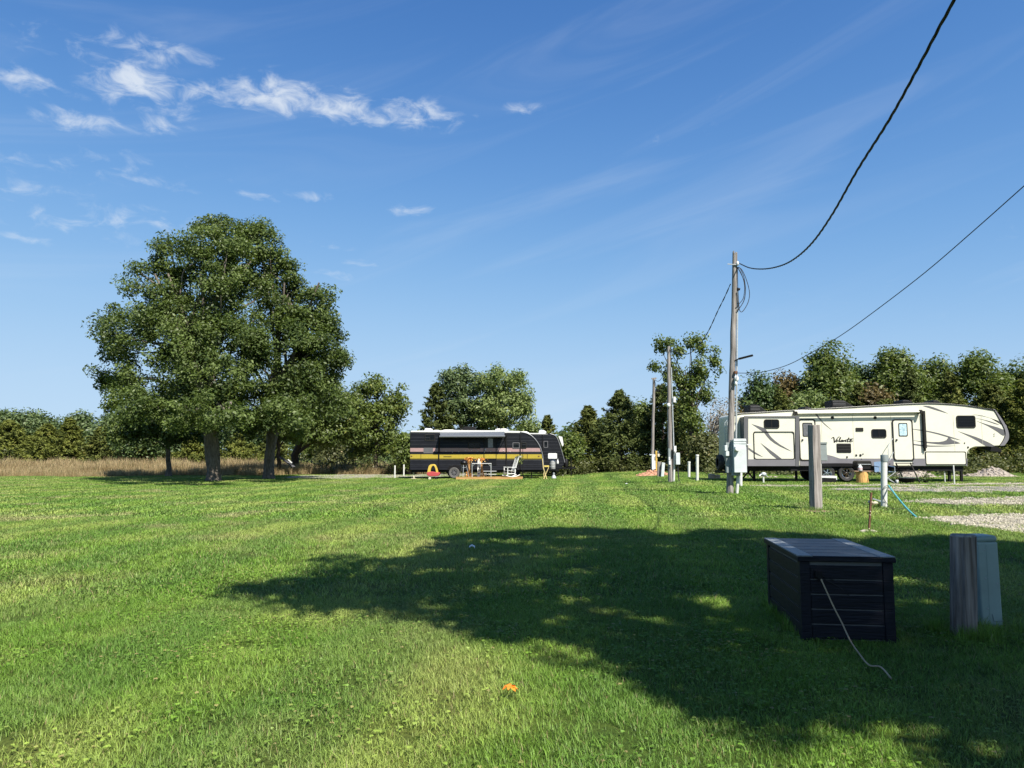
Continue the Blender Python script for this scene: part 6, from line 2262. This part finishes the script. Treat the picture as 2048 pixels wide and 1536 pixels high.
# potted plant beside the steps, pale cup
for (lab, px, dy, sc, seed) in (('dark leafy plant left of the fire pit', 1790, 0, 1.0, 5), ('dark twiggy plant right of the fire pit', 1851, .3, .9, 6)):
    Yq = 34.1 + dy
    c = at(px, 960, Yq)
    g = h(c.x, Yq)
    rg = np.random.default_rng(seed)
    t = thing('potted_plant', lab, 'plant', (c.x, Yq, g))
    n = 160
    P = np.array([c.x, Yq, g + .18]) + rg.normal(size=(n, 3)) * np.array([.16, .14, .12]) * sc + np.array([0, 0, .1])
    P[:, 2] = np.maximum(P[:, 2], g + .03)
    link('leaves', leaves_mesh('leaves', P, rg.normal(size=(n, 3)) + np.array([0, 0, .6]), .09, .05, rg.uniform(0, 1, n), LEAF['dark'], (c.x, Yq, g)), t)
    MB().lathe([(.001, 0), (.09, 0), (.11, .13), (.12, .14)], (c.x, Yq, g), 12).obj('pot', M_black, t)
c = at(1794, 963, 33.7)
g = h(c.x, 33.7)
o = MB().lathe([(.001, 0), (.035, 0), (.04, .04), (.055, .06), (.065, .16), (.055, .18), (.001, .18)], (c.x, 33.7, g), 14).obj('solar_lamp', M_white, loc=(c.x, 33.7, g), smooth=True)
tag(o, 'small white garden lamp in the grass before the front door', 'lamp')

# ------------------------------------------------------------------ around the black trailer
YD = 48.3
kd = K(YD)
a, b_ = at(913, 951, YD), at(1045, 951, YD)
zt_ = .17
t = thing('wooden_platform', 'low platform of new orange pine boards before the black trailer', 'platform', ((a.x + b_.x) / 2, YD, 0))
MB().box(a.x, b_.x, YD - .45, YD - .41, .02, zt_ - .012).box(a.x, b_.x, YD + .75, YD + .79, .02, zt_ - .03).obj('rim_board', M_wood_new, t, bevel=.006)
for i in range(9):
    y0 = YD - .46 + i * .138
    MB().box(a.x - .02, b_.x + .02, y0, y0 + .13, zt_ - .028, zt_).obj('plank', M_wood_new, t, bevel=.005)
for f in (0.02, .33, .66, .98):
    x = a.x + (b_.x - a.x) * f
    MB().box(x - .05, x + .05, YD - .40, YD + .74, 0, zt_ - .03).obj('joist', M_wood_new, t)


def XD(px, Y=YD):
    return at(px, 940, Y).x


def ZD(py, Y=YD):
    return at(950, py, Y).z


# rocking chair, turned three-quarters towards the trailer's rear
t = thing('rocking_chair', 'white slatted wooden rocking chair on the pine platform', 'chair', (XD(1020), YD, zt_))
rc_b = zt_
L = lambda x, y, z: (XD(1020) + x * math.cos(R(25)) - y * math.sin(R(25)), YD + x * math.sin(R(25)) + y * math.cos(R(25)), rc_b + z)
# x: back(+) to front(-); y: across
for y in (-.27, .27):
    pts = [L(-.42 + .1 * i, y, .05 + .0 + .11 * ((-.42 + .1 * i - .05) / .5) ** 2 - .03) for i in range(11)]
    MB().tube(pts, .028, 6).obj('rocker', M_white, t)
    MB().bar(L(-.28, y, .05), L(-.28, y, .62), .05, .05).obj('leg', M_white, t)
    MB().bar(L(.20, y, .05), L(.26, y, .44), .05, .05).obj('leg', M_white, t)
    MB().bar(L(-.34, y, .63), L(.32, y, .61), .10, .03).obj('armrest', M_white, t)
    MB().bar(L(-.28, y, .22), L(.22, y, .22), .03, .05).obj('stretcher', M_white, t)
    MB().bar(L(.22, y * .85, .38), L(.50, y * .85, 1.22), .05, .04).obj('back_post', M_white, t)
for i in range(6):
    x = -.28 + i * .10
    MB().bar(L(x, -.27, .42 - .01 * i), L(x, .27, .42 - .01 * i), .085, .025).obj('seat_slat', M_white, t)
for i in range(6):
    y = -.19 + i * .076
    MB().bar(L(.24, y, .44), L(.49, y, 1.2), .055, .018).obj('back_slat', M_white, t)
MB().bar(L(.50, -.27, 1.23), L(.50, .27, 1.23), .03, .12).obj('head_rail', M_white, t)
MB().bar(L(.26, -.25, .50), L(.26, .25, .50), .03, .08).obj('lower_rail', M_white, t)
MB().bar(L(-.28, -.27, .24), L(-.28, .27, .24), .03, .05).obj('stretcher', M_white, t)
# folding table
t = thing('folding_table', 'small white folding table with thin metal legs on the platform', 'table', (XD(963), YD - .1, zt_))
zt2 = ZD(926.5)
MB().box(XD(944), XD(983), YD - .3, YD + .2, zt2 - .03, zt2).obj('table_top', M_white, t, bevel=.008)
for x in (XD(944.5), XD(982)):
    for y in (YD - .28, YD + .18):
        MB().cyl((x, y, zt_), (x, y, zt2 - .03), .018, n=6).obj('leg', M_steel, t)
for x, dx in ((XD(944.5), .18), (XD(982), -.18)):
    MB().cyl((x, YD - .28, zt2 - .2), (x + dx, YD - .28, zt2 - .03), .01, n=5).obj('brace', M_steel, t)
# kettle grill
t = thing('kettle_grill', 'black kettle grill on three thin legs at the end of the platform', 'grill', (XD(928), YD - .1, zt_))
c = (XD(928), YD - .1, ZD(925.5))
MB().lathe([(.001, -.16), (.13, -.14), (.22, -.06), (.24, 0), (.235, .02), (.20, .10), (.1, .16), (.001, .17)], c, 20).obj('kettle', M_bside, t, smooth=True)
MB().cyl((c[0], c[1], c[2] + .17), (c[0], c[1], c[2] + .22), .03, n=8).obj('handle', M_black, t)
for a_ in (.4, 2.5, 4.6):
    MB().cyl((c[0] + .15 * math.cos(a_), c[1] + .15 * math.sin(a_), c[2] - .12), (c[0] + .34 * math.cos(a_), c[1] + .3 * math.sin(a_), zt_), .014, n=6).obj('leg', M_steel, t)
MB().cyl((c[0], c[1], c[2] - .3), (c[0], c[1], c[2] - .28), .14, n=14).obj('ash_catcher', M_steel, t)
# harvest figures: corn stalk with flowers, white welcome board
rg = np.random.default_rng(12)
M_straw = leaf_mat('straw', (0.30, 0.17, 0.06), (0.60, 0.40, 0.16), None, .2)
M_aut = leaf_mat('autumn_flowers', (0.42, 0.12, 0.02), (0.75, 0.42, 0.10), (0.7, 0.6, 0.35), .2)
for (lab, px, topy, n, sd, yo) in (('bundle of dry stalks with orange autumn flowers beside the kettle grill', 938, 911, 130, 1, .25), ('thin stalk decoration with an orange bow behind the folding table', 963, 912, 70, 2, .35)):
    x = XD(px)
    Yq = YD + yo
    zt3 = ZD(topy, Yq)
    t = thing('autumn_decoration', lab, 'decoration', (x, Yq, zt_))
    P = np.stack([x + rg.normal(size=n) * .14, Yq + rg.normal(size=n) * .1, zt3 - .12 - np.abs(rg.normal(size=n)) * .14], -1)
    link('flowers', leaves_mesh('flowers', P, rg.normal(size=(n, 3)), .11, .07, rg.uniform(0, 1, n), M_aut, (x, Yq, zt_)), t)
    b = MB()
    for i in range(9):
        b.tube([(x + rg.normal() * .09, Yq + rg.normal() * .05, zt_), (x + rg.normal() * .02, Yq, (zt_ + zt3) / 2 - .1), (x + rg.normal() * .08, Yq, zt3 - .1)], .012, 5)
    b.obj('stalks', mat('dry_stalk', (0.42, 0.24, 0.10), rough=.85, var=.3), t)
    if sd == 1:
        P = np.stack([x + rg.normal(size=60) * .12, Yq + rg.normal(size=60) * .08, zt_ + .05 + np.abs(rg.normal(size=60)) * .12], -1)
        link('foot_leaves', leaves_mesh('foot_leaves', P, rg.normal(size=(60, 3)), .12, .07, rg.uniform(0, 1, 60), M_aut, (x, Yq, zt_)), t)
x = XD(957)
Yq = YD + .45
t = thing('porch_board', 'narrow white porch board leaning upright behind the folding table', 'board', (x, Yq, zt_))
zt3 = ZD(918, Yq)
MB().bar((x, Yq, zt_), (x + .02, Yq + .25, zt3), .20, .025, (0, 1, 0)).obj('board', M_white, t)
for f in (.18, .36, .54):
    p = Vector((x + .02 * f, Yq + .25 * f - .018, zt_ + (zt3 - zt_) * f))
    MB().box(p.x - .05, p.x + .05, p.y - .008, p.y, p.z - .05, p.z + .03).obj('letter_block', M_greytrim, t)
# hanging flower basket on a crook
x = XD(1040)
Yq = YD + .2
t = thing('hanging_plant', 'trailing yellow-green plant hung on a tall black crook at the platform end', 'plant', (XD(1046), Yq, 0))
MB().tube(catmull([(XD(1046), Yq, 0), (XD(1045.6), Yq, ZD(900, Yq)), (XD(1045), Yq, ZD(886, Yq)), (XD(1042), Yq, ZD(882, Yq)), (XD(1040), Yq, ZD(886, Yq))], 4), .018, 6).obj('crook', M_black, t)
n = 120
P = np.stack([x + rg.normal(size=n) * .11, Yq + rg.normal(size=n) * .1, ZD(914, Yq) + rg.uniform(-.45, .12, n)], -1)
link('leaves', leaves_mesh('leaves', P, rg.normal(size=(n, 3)), .10, .05, rg.uniform(0, 1, n), LEAF['bright'], (XD(1046), Yq, 0)), t)
MB().lathe([(.001, -.12), (.12, -.06), (.15, .04), (.14, .04)], (x, Yq, ZD(913, Yq)), 12).obj('basket', M_tan, t)
MB().tube([(x, Yq, ZD(886, Yq)), (x, Yq, ZD(912, Yq))], .006, 4).obj('chain', M_black, t)
# toy car
Yt = 48.6
k = K(Yt)
c = at(866, 951, Yt)
t = thing('toy_car', 'red and yellow ride-in plastic toy car by the black trailer', 'toy car', (c.x, Yt, 0))
Xt = lambda px: at(px, 940, Yt).x
Zt = lambda py: at(866, py, Yt).z
prof = smooth_px([(854.5, 945.5), (858, 943.2), (866, 943), (874, 944.5), (879, 945), (880, 948), (877, 951.5), (868, 952.5), (858, 952), (854, 949)], 3)
MB().prism(poly_px(prof, Yt), Yt - .25, Yt + .25).obj('body', M_red, t, bevel=.05, segs=3)
outer = smooth_px([(855.5, 944.5), (857, 936), (859, 931), (863, 928.8), (868, 928.6), (871.5, 931), (874.5, 938), (876, 944.5)], 4)
inner = smooth_px([(862, 944.5), (862, 940), (863.5, 935), (866, 931.6), (868.5, 931.8), (870.5, 935), (872, 940), (872.5, 944.5)], 4)
for y0 in (Yt - .24, Yt + .18):
    MB().prism(poly_px(outer, Yt) + poly_px(inner, Yt)[::-1], y0, y0 + .07).obj('roof_frame', M_yel, t, bevel=.01)
top = poly_px(smooth_px([(857.5, 934), (859, 931), (863, 928.8), (868, 928.6), (871.5, 931), (873, 934)], 4), Yt)
MB().prism([(x_, z_ - .003) for x_, z_ in top] + [(x_, z_ - .06) for x_, z_ in top[::-1]], Yt - .17, Yt + .18).obj('roof', M_yel, t)
MB().box(Xt(862), Xt(872), Yt - .15, Yt + .15, Zt(946), Zt(941)).obj('seat', M_black, t)
for px in (860.5, 873.5):
    for y0 in (Yt - .27, Yt + .22):
        MB().cyl((Xt(px), y0, .085), (Xt(px), y0 + .06, .085), .085, n=14).obj('wheel', M_tan if px < 865 else M_black, t)
# yellow folding stool
Yy = 48.0
Xy = lambda px: at(px, 940, Yy).x
Zy = lambda py: at(1093, py, Yy).z
t = thing('folding_stool', 'yellow folding stool at the nose of the striped trailer', 'stool', (Xy(1093), Yy, 0))
MB().box(Xy(1088), Xy(1098), Yy - .15, Yy + .15, Zy(934), Zy(931)).obj('seat', mat('stool_yellow', (0.55, 0.42, 0.10), var=.1), t, bevel=.01)
for (a_, b2) in ((1097.5, 1086.5), (1086.5, 1094)):
    for y in (Yy - .13, Yy + .13):
        MB().bar((Xy(b2), y, 0), (Xy(a_), y, Zy(934)), .035, .03).obj('leg', mat('stool_wood', (0.60, 0.48, 0.22), var=.1), t)
MB().bar((Xy(1085), Yy, Zy(917)), (Xy(1088.5), Yy - .1, 0), .035, .03).obj('leg', MATS['stool_wood'], t)
# gas bottle with wicker-grey cover, white sign, jack
Yn = 50.4
Xn = lambda px: at(px, 940, Yn).x
Zn = lambda py: at(1105, py, Yn).z
t = thing('gas_bottle', 'tall grey gas bottle under a white panel at the striped trailer nose', 'gas bottle', (Xn(1105), Yn, 0))
MB().lathe([(.001, 0), (.18, 0), (.20, .03), (.20, Zn(921) - Zn(938)), (.15, Zn(919.5) - Zn(938)), (.001, Zn(919) - Zn(938))], (Xn(1105), Yn, Zn(938)), 18).obj('bottle', mat('ribbed_grey', (0.34, 0.34, 0.34), rough=.5, var=.15, scale=6, stretch=(1, 1, 9)), t, smooth=True)
for py in (923, 928, 933):
    MB().lathe([(.203, -.012), (.212, 0), (.203, .012)], (Xn(1105), Yn, Zn(py)), 18).obj('band', M_steel, t)
MB().cyl((Xn(1105), Yn, .0), (Xn(1105), Yn, Zn(938)), .06, n=10).box(Xn(1096), Xn(1112), Yn - .2, Yn + .2, Zn(940.5), Zn(938)).obj('stand', M_black, t)
plate('panel', rr_px(1096, 1114, 906.5, 917.5, Yn - .25, .06), Yn - .25, .04, M_white, t, bevel=.01)
MB().bar((Xn(1105), Yn - .2, Zn(918)), (Xn(1105), Yn - .2, Zn(910)), .05, .03).obj('panel_post', M_black, t)
t = thing('tongue_jack', 'pale domed jack foot below the grey gas bottle', 'jack', (Xn(1106.5), Yn - .6, 0))
MB().lathe([(.17, 0), (.17, .05), (.13, .18), (.06, .24), (.001, .25)], (Xn(1106.5), Yn - .6, 0), 16).obj('foot', M_steel, t, smooth=True)
MB().cyl((Xn(1106.5), Yn - .6, .22), (Xn(1106.5), Yn - .6, .42), .05, n=10).obj('tube', M_steel, t)
t = thing('spray_bottle', 'white spray bottle hung beside the grey gas bottle', 'bottle', (Xn(1115), Yn - .2, Zn(927)))
MB().lathe([(.001, 0), (.07, 0), (.075, .06), (.06, .18), (.025, .24), (.025, .30), (.001, .30)], (Xn(1115), Yn - .2, Zn(927)), 12).obj('body', M_white, t, smooth=True)
MB().box(Xn(1114), Xn(1116.5), Yn - .24, Yn - .18, Zn(919), Zn(917.8)).obj('nozzle', M_white, t)
MB().bar((Xn(1113), Yn - .2, Zn(927) - .01), (Xn(1117), Yn - .2, Zn(927) - .01), .03, .02).obj('shelf', M_steel, t)
